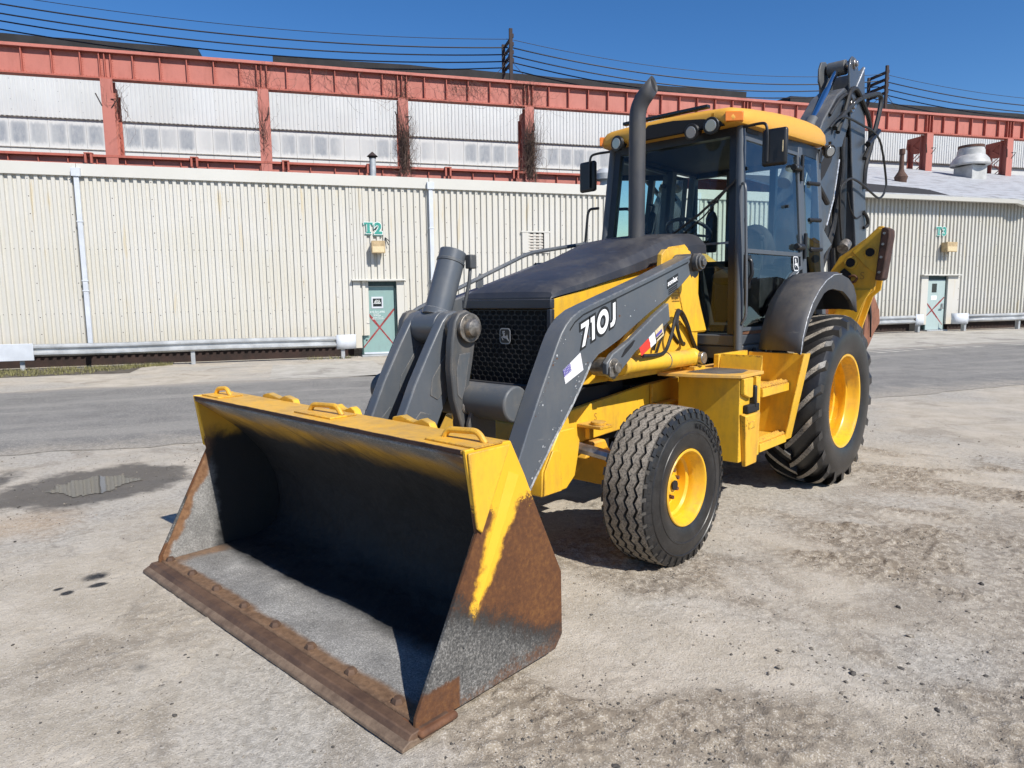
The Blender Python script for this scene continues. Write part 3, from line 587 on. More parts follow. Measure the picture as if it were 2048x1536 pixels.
def gravel():
    r = random.Random(11); b = MB()
    ico = [(0,0,1),(0.894,0,0.447),(0.276,0.851,0.447),(-0.724,0.526,0.447),(-0.724,-0.526,0.447),(0.276,-0.851,0.447),(0.724,0.526,-0.447),(-0.276,0.851,-0.447),(-0.894,0,-0.447),(-0.276,-0.851,-0.447),(0.724,-0.526,-0.447),(0,0,-1)]
    tri = [(0,1,2),(0,2,3),(0,3,4),(0,4,5),(0,5,1),(1,6,2),(2,7,3),(3,8,4),(4,9,5),(5,10,1),(2,6,7),(3,7,8),(4,8,9),(5,9,10),(1,10,6),(6,11,7),(7,11,8),(8,11,9),(9,11,10),(10,11,6)]
    def stone(x, y, s):
        a = r.uniform(0, 6.28); sx, sy, sz = s*r.uniform(.8,1.3), s*r.uniform(.6,1.0), s*r.uniform(.45,.75)
        vs = []
        for q in ico:
            k = r.uniform(.8, 1.15); X, Y, Z = q[0]*sx*k, q[1]*sy*k, q[2]*sz*k
            vs.append((x+X*math.cos(a)-Y*math.sin(a), y+X*math.sin(a)+Y*math.cos(a), Z+sz*0.45+.004))
        b.add(vs, tri, 0 if r.random() < .7 else 1)
    n = 0
    oct_ = [(0,0,1),(1,0,0),(0,1,0),(-1,0,0),(0,-1,0)]; otri = [(0,1,2),(0,2,3),(0,3,4),(0,4,1)]
    nS = 90000; rd = np.random.RandomState(4); dd = 1.2+6.8*rd.rand(nS)**1.2; aa = R(-43)+(rd.rand(nS)*2-1)*R(41); XX = 3.018+dd*np.sin(aa); YY = -6.0+dd*np.cos(aa); gm = gritmask(XX, YY)
    for i in range(nS):
        x = float(XX[i]); y = float(YY[i])
        side = clamp((x-0.15*y-1.2)/3.5)
        if -1.25 < x < 1.25 and -4.68 < y < -3.7: continue
        if r.random() > .16+.9*float(gm[i]): continue
        s = .0022+.0042*r.random()**2+.0075*float(gm[i])*r.random()**3; a = r.uniform(0,1.6); ca, sa = math.cos(a), math.sin(a)
        b.add([(x+(q[0]*ca-q[1]*sa)*s*r.uniform(.7,1.3), y+(q[0]*sa+q[1]*ca)*s*r.uniform(.7,1.3), q[2]*s*r.uniform(.6,1.1)+.0030+.006*float(gm[i])) for q in oct_], otri, 0 if r.random() < .62 else 1)
    while n < 3000:
        t = r.random(); d = 1.3+8.0*t**1.5; ang = R(-43)+r.uniform(-R(42), R(42)); x = 3.018+d*math.sin(ang); y = -6.0+d*math.cos(ang)
        side = clamp((x-0.15*y-1.6)/3.5); 
        if r.random() > 0.22+0.78*side: continue
        if mnoise.noise(Vector((x*1.3, y*1.3, 5))) < -0.15 and r.random() < 0.7: continue
        if -1.25 < x < 1.25 and -4.7 < y < -3.7: continue
        s = 0.0035+0.0050*r.random()**2 + (0.013*r.random()**4 if side > 0.2 else 0.005*r.random()**4)
        stone(x, y, s); n += 1
    for (x, y, s) in ((2.75,-3.35,0.020),(2.62,-3.95,0.017),(3.55,-2.9,0.022),(3.2,-3.0,0.016),(2.9,-2.2,0.014),(1.6,-3.9,0.010),(3.9,-2.2,0.018),(3.0,-2.6,0.013)): stone(x, y, s)
    tag(b.obj('gravel', [mat['stone'], mat['stone_dark']], smooth=0), 'loose gravel scattered over the dusty yard', kind='stuff')
gravel()
def grass():
    r = random.Random(21); b = MB()
    def tuft(u, v, k, h):
        for i in range(k):
            x, y = wxy(u+r.gauss(0,.05), v+r.gauss(0,.05)); a = r.uniform(0,6.28); hh = h*r.uniform(.4,1.2); l = hh*r.uniform(.2,.9); w = .006
            dx, dy = math.cos(a), math.sin(a)
            b.add([(x-dy*w,y+dx*w,0.004),(x+dy*w,y-dx*w,0.004),(x+dx*l,y+dy*l,hh)], [(0,1,2)])
    for i in range(900):
        u = r.uniform(-14,-5.4); v = r.uniform(0.2, 2.2)*(1 if u < -7 else clamp((-5.2-u)/1.8, .3))
        tuft(u, v, 9, 0.09)
    for i in range(26): tuft(r.uniform(-2.0,-0.7), r.uniform(.2,.6), 6, .12)
    for i in range(60): tuft(r.uniform(19.8,23.5), r.uniform(.2,.9), 8, .12)
    tag(b.obj('grass', mat['grass'], smooth=0), 'dry grass along the foot of the cream shed', kind='stuff')
grass()

# ------------------------------------------------------------------ corrugated sheets
def corr(pitch, n, z0, z1, depth=0.035, crest=0.42, screws=True):
    b = MB(); pr = []; s = 0.07*pitch
    for i in range(n):
        x = i*pitch; pr += [(x, depth), (x+s, 0), (x+s+crest*pitch, 0), (x+2*s+crest*pitch, depth)]
    pr.append((n*pitch, depth))
    b.loft([[(x, y, z0) for x, y in pr], [(x, y, z1) for x, y in pr]])
    def screw(x, y, z, r=.011): b.add([(x-r,y,z-r),(x+r,y,z-r),(x+r,y,z+r),(x-r,y,z+r),(x,y-.012,z)], [(0,1,4),(1,2,4),(2,3,4),(3,0,4)], 1)
    if screws:
        xc = s+crest*pitch*.5
        z = z0+.25
        while z < z1-.1: screw(xc, -.0005, z); z += .42
        for zr in (1.35, 2.95):
            if z0 < zr < z1:
                for i in range(1, n): screw(i*pitch-.02, depth-.0005, zr, .008)
    return b.mesh('sheet', 0)
def shed_root(name, label, cat, o, az):
    e = empty(name, label, cat, loc=o); e.rotation_euler.z = math.pi/2-az; return e
def lb(name, m, parent, parts, bevel=0, lab=None):
    b = MB()
    for lo, hi in parts: b.box(lo, hi)
    o = b.obj(name, m, parent, bevel)
    if lab: o['label'] = lab
    return o
PW = 0.9
_sc = {}
def sheets(root, u0, u1, z0, z1, m, holes=(), name='wall_panel', y=0.0, depth=0.055):
    u = u0; r = random.Random(int(u0*7+z0*31))
    while u < u1-1e-3:
        a, c = z0, z1
        for (h0, h1, hz0, hz1) in holes:
            if u+PW > h0+1e-3 and u < h1-1e-3: a = max(a, hz1) if hz0 <= z0 else a
        k = (round(a,3), round(c,3), depth, m.name)
        if k not in _sc:
            me = corr(0.18, 5, a, c, depth); me.materials.append(m); me.materials.append(mat['rack']); _sc[k] = me
        link(name, _sc[k], root, loc=(u, y+r.uniform(0,.004), 0)); u += PW

# ---- T2 shed
t2 = shed_root('storage_shed', 'long cream corrugated shed with flat parapet marked T2 in green', 'shed', W0, AZ)
sheets(t2, -18.27, -0.72, 0.6, 4.74, mat['cream']); sheets(t2, -0.72, 0.73, 2.18, 4.74, mat['cream'])
sheets(t2, 0.73+0.35, 13.3, 0.6, 4.74, mat['cream'])
cf = corr(0.18, 2, 0.6, 4.74, 0.055); cf.materials.append(mat['cream']); cf.materials.append(mat['rack'])
link('wall_panel', cf, t2, loc=(0.728, 0.002, 0))
for a, c in ((-18.3,-7.26),(-7.25,1.52),(1.53,10.3),(10.31,13.6)):
    lb('fascia_board', mat['fascia'], t2, [((a,-0.05,4.72),(c,0.06,5.02))], 0.008)
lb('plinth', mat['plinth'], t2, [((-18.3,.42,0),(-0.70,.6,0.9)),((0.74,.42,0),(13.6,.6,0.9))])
lb('roof', mat['roofdark'], t2, [((-18.3,0.10,4.8),(13.6,7.8,4.9))])
def downpipe(root, u, zb=0.35, zt=4.84):
    b = MB(); b.box((u-.055,-.115,zb+.2),(u+.055,-.045,zt)); b.box((u-.10,-.15,zt-.14),(u+.10,-.05,zt+.06))
    b.prism([(u-.05,-.11,zb+.2),(u+.05,-.11,zb+.2),(u+.05,-.05,zb+.2),(u-.05,-.05,zb+.2)],[(u-.05,-.21,zb),(u+.05,-.21,zb),(u+.05,-.15,zb),(u-.05,-.15,zb)])
    for z in (1.9, 2.15, 3.6): b.box((u-.075,-.125,z),(u+.075,-.04,z+.03))
    b.obj('downpipe', mat['galvwhite'], root, 0.006)
downpipe(t2, -7.25); downpipe(t2, 1.56); downpipe(t2, 10.3)

def door(root, u0, u1, zb, zt, head, cas, leafmat, y=0.13, lab=''):
    # casing boards, header flashing, dark frame, leaf, window, handle, sprayed X
    lb('door_casing', mat['cream'], root, [((cas[0],-.012,zb+.25),(u0,0.10,head)),((u1,-.012,zb+.25),(cas[1],0.10,head))], 0.006)
    lb('door_canopy', mat['fascia'], root, [((cas[0]-.04,-.14,head+.005),(cas[1]+.04,.06,head+.05))], 0.01)
    lb('door_frame', mat['tealdark'], root, [((u0+.001,.07,zb+.03),(u0+.045,.25,head)),((u1-.05,.07,zb+.03),(u1-.001,.25,head)),((u0+.046,.09,head-.14),(u1-.051,.25,head-.002)),((u0+.05,.2,zb),(u1-.05,.3,head-.15))])
    d = lb('door', leafmat, root, [((u0+.048,y,zb+.05),(u1-.055,y+.05,head-.145))], 0.006, lab)
    lb('threshold', mat['galv'], root, [((u0-.02,-.10,zb+.005),(u1+.02,.28,zb+.045))])
    return d
def xbar(root, p, q, y, m, w=0.05):
    p = Vector((p[0], y, p[1])); q = Vector((q[0], y, q[1])); d = (q-p).normalized(); n = Vector((-d.z, 0, d.x))
    b = MB(); r = random.Random(int(abs(p.x)*100)); top = []; bot = []
    for i in range(15):
        t = i/14; c = p.lerp(q, t); ww = w*(0.35+0.25*r.random()+0.15*math.sin(t*5)); top.append(c+n*ww); bot.append(c-n*ww)
    b.loft([top, bot]); return b.obj('painted_cross', m, root, smooth=0)
d2 = door(t2, -0.50, 0.52, 0.0, 2.06, 2.13, (-0.70, 0.73), mat['teal'], lab='teal steel door crossed out with a red X')
lb('window_frame', mat['galvwhite'], d2, [((-.19,.115,1.64),(.14,.129,1.69)),((-.19,.115,1.36),(.14,.129,1.41)),((-.19,.115,1.41),(-.15,.129,1.64)),((.10,.115,1.41),(.14,.129,1.64))])
lb('pane', mat['winglass'], d2, [((-.15,.122,1.41),(.10,.128,1.64))])
lb('kick_plate', mat['galvwhite'], d2, [((-.44,.118,.06),(.46,.129,.11))])
lb('handle', mat['steel'], d2, [((-.41,.09,.93),(-.34,.129,1.08)),((-.40,.05,.93),(-.27,.09,.965))], 0.006)
for (uu, zz) in ((-.41,1.62),(-.36,.46)): lb('lock', mat['dark'], d2, [((uu-.018,.12,zz-.02),(uu+.018,.129,zz+.02))])
xbar(d2, (-.44,1.40), (.45,.26), .1265, mat['redx']); xbar(d2, (.45,1.34), (-.46,.24), .1235, mat['redx'])
text_obj('phone_number', '610-521-6700', mat['letterw'], (-.24,.128,1.235), (1,0,0), (0,0,1), .075, d2, extrude=.001)
def scribble(root, rows, m, y, h=0.012):
    r = random.Random(8); b = MB()
    for (u0, u1, z) in rows:
        u = u0
        while u < u1:
            l = r.uniform(.012,.03); b.box((u,y-.001,z),(min(u+l,u1),y,z+h*r.uniform(.7,1.3))); u += l+r.uniform(.006,.014)
    return b.obj('door_lettering', m, root, smooth=0)
scribble(d2, [(-.14,.02,1.19),(-.14,.06,1.15),(-.15,.14,1.10),(-.19,.16,1.05),(-.08,.05,1.58),(-.10,.06,1.55),(-.11,.08,1.52),(-.13,.08,1.49)], mat['letterw'], .1205, .018)

def wall_letters(root, s, u, z, h, y):
    # slab-serif capital T drawn as an outline, digit from thick strokes, white edge and dark drop shade
    T = [(0,1),(0,.70),(.07,.70),(.10,.84),(.27,.84),(.27,.16),(.17,.12),(.17,0),(.63,0),(.63,.12),(.53,.16),(.53,.84),(.70,.84),(.73,.70),(.80,.70),(.80,1)]
    grow = lambda P, k: [(x+(k if x > .4 else -k), zz+(k if zz > .42 else -k)) for x, zz in P]
    for nm, k, dx, dz, yy, m in (('letter_shade',.06,-.10,-.12,y,mat['letterd']),('letter_edge',.05,0,0,y-.004,mat['letterw']),('letter',0,0,0,y-.008,mat['letter'])):
        b = MB(); b.py([(u+(x+dx)*h, z+(zz+dz)*h) for x, zz in grow(T, k)], yy-.003, yy); b.obj(nm, m, root, smooth=0)
    for nm, off, dx, dz, yy, m in (('letter_shade',.13,-.10,-.12,y,mat['letterd']),('letter_edge',.12,0,0,y-.004,mat['letterw']),('letter',.065,0,0,y-.008,mat['letter'])):
        text_obj(nm, s[1], m, (u+h*(.95+dx), yy-.002, z+h*dz), (1,0,0), (0,0,1), h*1.38, root, offset=off*h, extrude=.001)
wall_letters(t2, 'T2', -.33, 3.45, .30, -.006)
# louvred vent right of the door
lb('vent_casing', mat['cream'], t2, [((4.30,-.03,3.555),(5.22,.03,3.60)),((4.33,-.02,3.0),(4.53,.03,3.555)),((5.03,-.02,3.0),(5.20,.03,3.555)),((4.33,-.025,2.95),(5.2,.03,3.0))], 0.004)
v = lb('vent_recess', mat['dark'], t2, [((4.53,.036,3.0),(5.03,.05,3.555))])
for i in range(6): 
    b = MB(); z = 3.02+i*.085; b.prism([(4.54,-.005,z),(5.0,-.005,z),(5.0,.03,z+.075),(4.54,.03,z+.075)],[(4.54,-.012,z+.004),(5.0,-.012,z+.004),(5.0,.024,z+.079),(4.54,.024,z+.079)]); b.obj('slat', mat['louver'], v, smooth=0)

# ---- T3 shed
t3 = shed_root('pitched_shed', 'cream corrugated shed with silver pitched roof marked T3 in green', 'shed', W0, AZ)
sheets(t3, 13.7, 20.0, 0.66, 5.0, mat['cream']); sheets(t3, 20.0, 21.8, 2.27, 5.0, mat['cream']); sheets(t3, 21.8, 45, 0.66, 5.0, mat['cream'])
lb('plinth', mat['plinth'], t3, [((13.7,.42,.1),(20.0,.6,.9)),((21.9,.42,.1),(45,.6,.9))])
d3 = door(t3, 20.33, 21.30, .17, 2.2, 2.235, (20.0, 21.8), mat['teal_pale'], y=.06, lab='pale green steel door with a red X and paper notice')
lb('pane', mat['winglass'], d3, [((20.60,.052,1.62),(20.83,.059,1.95))]); lb('paper_notice', mat['white'], d3, [((20.58,.054,1.34),(20.85,.059,1.50))])
lb('handle', mat['steel'], d3, [((21.09,.02,1.0),(21.17,.059,1.2)),((21.0,-.02,1.0),(21.15,.02,1.04))], .005)
xbar(d3, (20.36,1.25), (21.2,.40), .0565, mat['redx']); xbar(d3, (21.22,1.43), (20.40,.75), .0535, mat['redx'])
wall_letters(t3, 'T3', 20.57, 3.73, .30, -.006)
def t3roof():
    b = MB(); sl = 2.75/8.5
    b.obox((13.6,-.32,5.06), Vector((1,0,0)), Vector((0,1,sl)), Vector((0,0,1)), (0,0,0), (31.4,8.6,.07)); b.obj('roof', mat['roofwhite'], t3, smooth=0)
    b = MB(); b.add([(13.6,-.31,5.135),(20.75,-.31,5.135),(21.5,1.9,5.135+2.2*sl),(21.0,2.5,5.135+2.8*sl),(19.6,4.4,5.135+4.7*sl),(13.6,5.2,5.135+5.5*sl)], [(0,1,2,3,4,5)]); b.obj('roof_patch', mat['roofpatch'], t3, smooth=0)
    b = MB(); b.loft([[(u,-.33,5.04),(u,-.33,4.93),(u,-.45,4.93),(u,-.47,5.06)] for u in (13.6,24.0,24.35,24.7,25.1,45)])
    for i in (2,3): 
        for k in range(4): x, y, z = b.v[i*4+k]; b.v[i*4+k] = (x, y-.05*(k>1), z-.09*(k>0))
    b.obj('gutter', mat['fascia'], t3, smooth=0, solid=.008)
    b = MB(); b.box((13.65,-.318,4.92),(45,-.28,5.05)); b.obj('fascia_board', mat['fascia'], t3)
t3roof()

# ---- lamps on the sheds
def wall_lamp(u, z, w, h, root_az, lab):
    b = MB(); y0, y1 = -.30, -.005
    b.prism([(u,y0,z),(u+w,y0,z),(u+w,y0,z+h),(u,y0,z+h)],[(u+.03,y1,z+.03),(u+w-.03,y1,z+.03),(u+w-.03,y1,z+h-.01),(u+.03,y1,z+h-.01)])
    e = shed_root('wall_lamp', lab, 'lamp', W0, AZ); e['group'] = 'ochre wall lamps above the shed doors'
    b.obj('housing', mat['lampbox'], e, .012); lb('lens', mat['tan'], e, [((u+.03,y0-.006,z+.03),(u+w-.03,y0-.001,z+h*.55))], .004)
    return e
la = wall_lamp(-.18, 2.885, .38, .345, AZ, 'ochre box lamp below the green T2 lettering')
b = MB(); b.tube([(.24,-.02,3.34),(.36,-.12,3.22)], .012, 6); b.tube([(.24,-.02,3.34),(.32,-.10,3.13)], .012, 6); b.obj('bracket', mat['dark'], la)
wall_lamp(20.81, 3.10, .50, .365, AZ, 'ochre box lamp below the green T3 lettering')

# ---- guard rails
def guardrail(u0, u1, posts, lab, left_end, right_end, zo=0.0):
    e = shed_root('guard_rail', lab, 'guard rail', W0, AZ); e['group'] = 'steel guard rails along the sheds'
    pr = [(-.50,.335),(-.53,.35),(-.58,.385),(-.58,.42),(-.515,.465),(-.515,.505),(-.58,.55),(-.58,.585),(-.53,.62),(-.50,.635)]
    n = max(2, int((u1-u0)/1.2)); us = [u0+(u1-u0)*i/n for i in range(n+1)]; r = random.Random(int(u0*10))
    b = MB(); b.loft([[(u, y+dy, z+zo+gz(u,.5)+dz) for y, z in pr] for u in us for dy, dz in [(r.uniform(-.012,.012), r.uniform(-.012,.012))]]); b.obj('beam', mat['galv'], e, solid=.006, smooth=50)
    for u in posts: lb('post', mat['galv'], e, [((u-.05,-.50,zo+gz(u,.5)),(u+.05,-.46,zo+gz(u,.5)+.60)),((u-.05,-.46,zo+gz(u,.5)),(u-.035,-.36,zo+gz(u,.5)+.60))], .004)
    for on, u, sgn in ((left_end,u0,-1),(right_end,u1,1)):
        if not on: continue
        b = MB(); rows = []
        for i in range(9):
            t = i/8; a = t*2.2; uu = u+sgn*(.5*math.sin(min(a,1.57))*1.0+.05*t); yy = -.56+(0 if a < .6 else (a-.6)*.16)
            g = gz(uu,.5)+zo; rows.append([(uu, yy, g+.27), (uu, yy-.02, g+.45), (uu, yy, g+.665)])
        b.loft(rows); b.obj('end_terminal', mat['galvwhite'], e, solid=.006)
    return e
guardrail(-18, -1.25, [-16,-13.6,-11.2,-8.64,-4.86,-1.08], 'long steel guard rail beside the teal T2 door', False, True)
guardrail(1.9, 19.2, [2.1,5,8,11,14,17,19.45], 'steel guard rail ending left of the pale T3 door', True, True)
guardrail(21.75, 44, [21.7,24.5,27.5,30.5,33.5], 'steel guard rail starting right of the pale T3 door', True, False)
b = MB(); b.box((-9.15,-.62,.25),(-8.35,-.585,.66)); 
e = shed_root('rail_splice', 'bent pale sheet wrapped over the far end of the long guard rail', 'metal sheet', W0, AZ); b.obj('sheet', mat['galvwhite'], e, .01)

# ------------------------------------------------------------------ factory hall and crane runway behind
fac = shed_root('factory_hall', 'large white factory hall behind the cream sheds', 'factory', O2, AZ2)
sheets(fac, -20.7, 48, 9.63, 12.4, mat['whiteclad'], y=6.2, depth=.03)
u = -21.0
while u < 26:
    lb('light_panel', mat['fiber'], fac, [((u,6.32,6.9),(u+.725,6.36,9.62))], .006); u += .735
lb('eave_shade_strip', mat['louver'], fac, [((-21,6.24,9.60),(46,6.30,9.65))])  # grey strip standing in for the shadow below the cladding
lb('ledge_pipe', mat['louver'], fac, [((-21,6.27,8.34),(24,6.30,8.366))])
lb('lower_wall', mat['whiteclad'], fac, [((-21,6.4,0),(46,6.5,9.8))])
for a, c in ((-24,-5.93),(-2.76,22.4),(25.3,50)):
    b = MB(); n = int((c-a)/1.5); r = random.Random(int(a+60))
    top = [12.91+r.uniform(-.03,.03) for i in range(n+1)]; us = [a+(c-a)*i/n for i in range(n+1)]
    b.loft([[(u,6.15,12.1),(u,6.10,tz),(u,9.0,tz+.2),(u,9.1,12.1)] for u, tz in zip(us, top)], closed=True, cap=True); b.obj('roof', mat['roofdark'], fac, smooth=0)
lb('roof', mat['roofdark'], fac, [((-21,6.3,12.0),(46,9.4,12.08))])

run = shed_root('crane_runway', 'salmon red steel crane runway girder on riveted columns', 'crane runway', O2, AZ2)
lb('girder_web', mat['salmon'], run, [((-20,-.015,9.66),(48,.015,10.5))])
lb('top_flange', mat['salmon'], run, [((-20,-.20,10.5),(48,.20,10.56)),((-20,-.17,10.562),(48,.17,10.62))], .006)
lb('bottom_flange', mat['salmon_dark'], run, [((-20,-.17,9.60),(48,.17,9.658))], .004)
CU = [-8.24+5.3*k for k in range(-2, 11)]
sm = MB(); sm.box((-.016,-.15,9.66),(.016,-.016,10.499)); sme = sm.mesh('stiffener', 0); sme.materials.append(mat['salmon_dark'])
for c in CU:
    for d in (-.2,-.03,.16,.88,1.78,2.68,3.60,4.50):
        link('stiffener', sme, run, loc=(c+d,0,0))
def rivets():
    b = MB()
    for c in CU:
        for d0 in (-.2,.16,.88,1.78,2.68,3.6,4.5):
            for k in range(9): 
                b.add([(c+d0+.05-.012,-.016,9.74+k*.085),(c+d0+.05+.012,-.016,9.74+k*.085),(c+d0+.05+.012,-.016,9.765+k*.085),(c+d0+.05-.012,-.016,9.765+k*.085),(c+d0+.05,-.034,9.752+k*.085)],[(0,1,4),(1,2,4),(2,3,4),(3,0,4)])
        for k in range(40):
            uu = c+k*.1325
            b.add([(uu-.013,-.016,9.70),(uu+.013,-.016,9.70),(uu+.013,-.016,9.726),(uu-.013,-.016,9.726),(uu,-.036,9.713)],[(0,1,4),(1,2,4),(2,3,4),(3,0,4)])
    return tag(b.obj('rivets', mat['salmon_dark'], run, smooth=0), kind='stuff')
rivets()
for c in CU:
    b = MB(); b.box((c-.21,-.19,0),(c+.19,-.165,9.60)); b.box((c-.02,-.164,0),(c,.20,9.60)); b.box((c-.21,.201,0),(c+.19,.225,9.60))
    co = b.obj('column', mat['salmon'], run, .004)
    b = MB(); b.box((c-.16,1.02,0),(c+.14,1.05,9.3)); b.box((c-.02,.80,0),(c,1.019,9.3))
    for k in range(12):
        z = 5.2+k*.36; q = (.24,.79) if k % 2 == 0 else (.79,.24)
        b.tube([(c+.10,q[0],z),(c+.10,q[1],z+.36)], .022, 4); b.tube([(c-.12,q[0],z),(c-.12,q[1],z+.36)], .022, 4)
    b.obj('laced_leg', mat['salmon_dark'], co)
    b = MB(); b.px([(.23,9.58),(.23,8.75),(.70,8.75),(1.0,8.9),(1.25,9.1),(1.2,9.58)], c-.05, c+.03); b.obj('gusset', mat['salmon_dark'], co)
    b = MB()
    if CU.index(c) % 2 == 0 or c > 20:
        b.tube([(c+.1,-.2,8.6),(c+.32,-.25,8.9),(c+.1,-.2,8.9)], .02, 4); b.tube([(c-.2,-.2,8.65),(c-.36,-.3,9.05)], .025, 4)
    else: b.tube([(c+.0,-.2,8.45),(c+.17,-.35,8.65),(c+.17,-.2,8.95)], .02, 4)
    b.obj('bracket', mat['rack'], co)
lb('lower_girder', mat['salmon'], run, [((-20,-.015,5.9),(48,.015,6.86))])
lb('lower_flange', mat['salmon_dark'], run, [((-20,-.2,6.862),(48,.2,6.95))], .004)
sm = MB(); sm.box((-.014,-.12,5.95),(.014,-.016,6.86)); sme2 = sm.mesh('stiffener', 0); sme2.materials.append(mat['salmon_dark'])
u = -19.0
while u < 20: link('stiffener', sme2, run, loc=(u,0,0)); u += .93
for u in (-9.0,-5.5,-2.25,.95,4.1,7.0):
    lb('rail_chair', mat['salmon_dark'], run, [((u-.13,-.30,6.62),(u-.06,-.201,6.95)),((u+.06,-.30,6.62),(u+.13,-.201,6.95)),((u-.14,-.31,6.951),(u+.14,-.1,6.99))], .004)

# dead vines on the columns
def vine(lab, spots, seed):
    r = random.Random(seed); b = MB()
    for (u, z0, z1, k, spread, yy) in spots:
        for i in range(k):
            p = Vector((u+max(-1.6*spread,min(1.6*spread,r.gauss(0,spread*.6))), yy-abs(r.gauss(0,.08)), r.uniform(z0, z0+(z1-z0)*.4))); path = [p.copy()]; d = Vector((r.gauss(0,.3),0,1 if r.random() < .8 else -.6))
            for s in range(r.randint(5,12)):
                d += Vector((r.gauss(0,.45), r.gauss(0,.15), r.gauss(.1,.3))); d.normalize(); p = p+d*r.uniform(.10,.26)
                p.y = min(p.y, yy-.01); p.x = u+(p.x-u)*(.80 if spread < .3 else .97)
                if p.z > z1: break
                path.append(p.copy())
            if len(path) > 2: b.tube(path, lambda t: .0065*(1-t*.6), 3, cap=False)
    e = shed_root('dead_vine', lab, 'vine', O2, AZ2); e['group'] = 'dead vines on the crane runway'
    b.obj('stems', mat['twig'], e, smooth=0); return e
vine('thick dead vine climbing the runway column left of the small flue pipe cap', [(2.34,6.6,9.7,230,.13,-.20),(2.52,6.6,9.5,22,.2,-.15),(2.36,9.5,10.6,34,.45,-.17)], 1)
vine('dense dead vine wrapping the runway column nearest the exhaust stack', [(7.64,6.6,9.7,280,.14,-.20),(7.78,6.6,9.5,30,.2,-.15),(7.66,9.6,10.7,44,.6,-.17),(8.15,7,9.6,12,.3,-.1)], 2)
vine('sparse dead vine trailing from the girder onto the second runway column', [(-2.94,7.2,9.8,30,.12,-.20),(-2.94,9.4,10.6,20,.35,-.17)], 3)
vine('thin dead vine hanging beside the leftmost runway column', [(-7.9,8.3,9.6,26,.20,-.05)], 4)
vine('dead vine tangle hanging along the girder between the two overgrown columns', [(4.9,9.9,10.55,70,1.6,-.16)], 5)
vine('thin dead vine tangle on the girder left of the small flue pipe', [(0.2,9.9,10.55,50,1.4,-.16)], 6)

# ---- wires and racks on the runway
ZW = [12.35,12.12,11.88,11.70,11.48]
RK = [(-12.6,'cable rack past the left end of the roof edge'),(6.92,'dark cable rack on the girder above the overgrown column'),(26.15,'dark cable rack on the girder behind the backhoe boom'),(46.0,'cable rack at the far end of the runway')]
for u, lab in RK:
    e = shed_root('cable_rack', lab, 'cable rack', O2, AZ2); e['group'] = 'cable racks on the runway girder'
    for y in (.0, 1.15): lb('post', mat['rack'], e, [((u-.07,y-.05,10.62),(u+.07,y+.05,12.72-.25*(y>.5)))], .006)
    for z in (12.45,12.12,11.80,11.48): 
        b = MB(); b.obox((u+.075,.0,z), Vector((1,0,0)), Vector((0,1,-.02)), Vector((0,0,1)), (0,-.03,-.07), (.05,1.18,.07)); b.obj('crossbar', mat['rack'], e)
    b = MB(); b.tube([(u,.1,11.5),(u-.9,.1,10.65)], .015, 4); b.tube([(u,.1,11.5),(u+.9,.1,10.65)], .012, 4); b.obj('guy_wire', mat['rack'], e)
def catenary(p, q, sag, n=26):
    out = []
    for i in range(n+1):
        t = i/n; c = Vector(p).lerp(Vector(q), t); c.z -= sag*4*t*(1-t); out.append(c)
    return out
SP = ['left','middle','far']
nm = ['topmost thin','second','third','fourth','lowest']
for k, z in enumerate(ZW):
    y = .15+.22*k; b = MB()
    for i in range(3):
        sag = (.42,.62,.55)[i]*(1+.08*k); b.tube(catenary((RK[i][0]+.02,y,z),(RK[i+1][0]-.02,y,z-.03*(k%2)), sag), .012 if k == 0 else .026, 5)
    e = shed_root('power_cable', '%s cable strung between the racks over the roof' % nm[k], 'cable', O2, AZ2); e['group'] = 'cables over the runway'; b.obj('strand', mat['wire'], e)

# ---- roof pipes and vents
def flue(u, y, zb, zt, r_, lab, m, cap=True):
    e = shed_root('flue_pipe', lab, 'flue pipe', W0, AZ); b = MB()
    b.cyl((u,y,zb),(u,y,zt-.12),r_,n=16); b.obj('pipe', m, e)
    b = MB(); b.cyl((u,y,zt-.10),(u,y,zt+.04),r_*1.75,.02,n=16); b.cyl((u,y,zt-.16),(u,y,zt-.10),r_*1.15,n=16); b.obj('cap', mat['rack'] if cap else m, e); return e
flue(.34, 3.0, 4.9, 6.24, .10, 'small galvanised flue with conical cap on the T2 shed roof', mat['galv'])
e = shed_root('roof_chimney', 'thin rusty chimney with flared base on the pitched T3 roof', 'chimney', W0, AZ)
b = MB(); b.lathe([(.22,5.7),(.22,6.22),(.26,6.38),(.12,6.60),(.095,6.7),(.08,7.28),(.08,7.30)], (21.95,3.0,0), 20, axis='z'); b.obj('stack', mat['rustpipe'], e)
b = MB(); b.cyl((21.95,3.0,7.29),(21.95,3.0,7.50),.115,n=16); b.obj('cap', mat['rustpipe'], e)
e = shed_root('roof_ventilator', 'white mushroom roof ventilator on the silver T3 roof', 'roof ventilator', W0, AZ)
b = MB(); b.box((28.95,5.5,6.6),(29.9,6.5,7.68)); b.obj('curb', mat['ventgrey'], e, .02)
b = MB(); b.lathe([(.62,7.70),(.84,7.71),(.86,7.77),(.78,7.98),(.64,8.15),(.60,8.17),(.58,8.42),(.55,8.44),(.54,8.56)], (29.4,6.0,0), 36, axis='z'); b.obj('hood', mat['ventgrey'], e)
b = MB(); b.cyl((29.4,6.0,8.52),(29.4,6.0,8.64),.56,n=36); b.obj('top_band', mat['rustpipe'], e)
e = shed_root('turbine_vent', 'galvanised turbine vent on the shed roof beside the cab mirror', 'roof vent', W0, AZ)
b = MB(); b.lathe([(.36,4.9),(.17,5.55),(.17,5.62),(.36,5.66),(.38,5.85),(.22,6.02),(.0,6.06)], (8.3,2.6,0), 20, axis='z'); b.obj('turbine', mat['galv'], e)
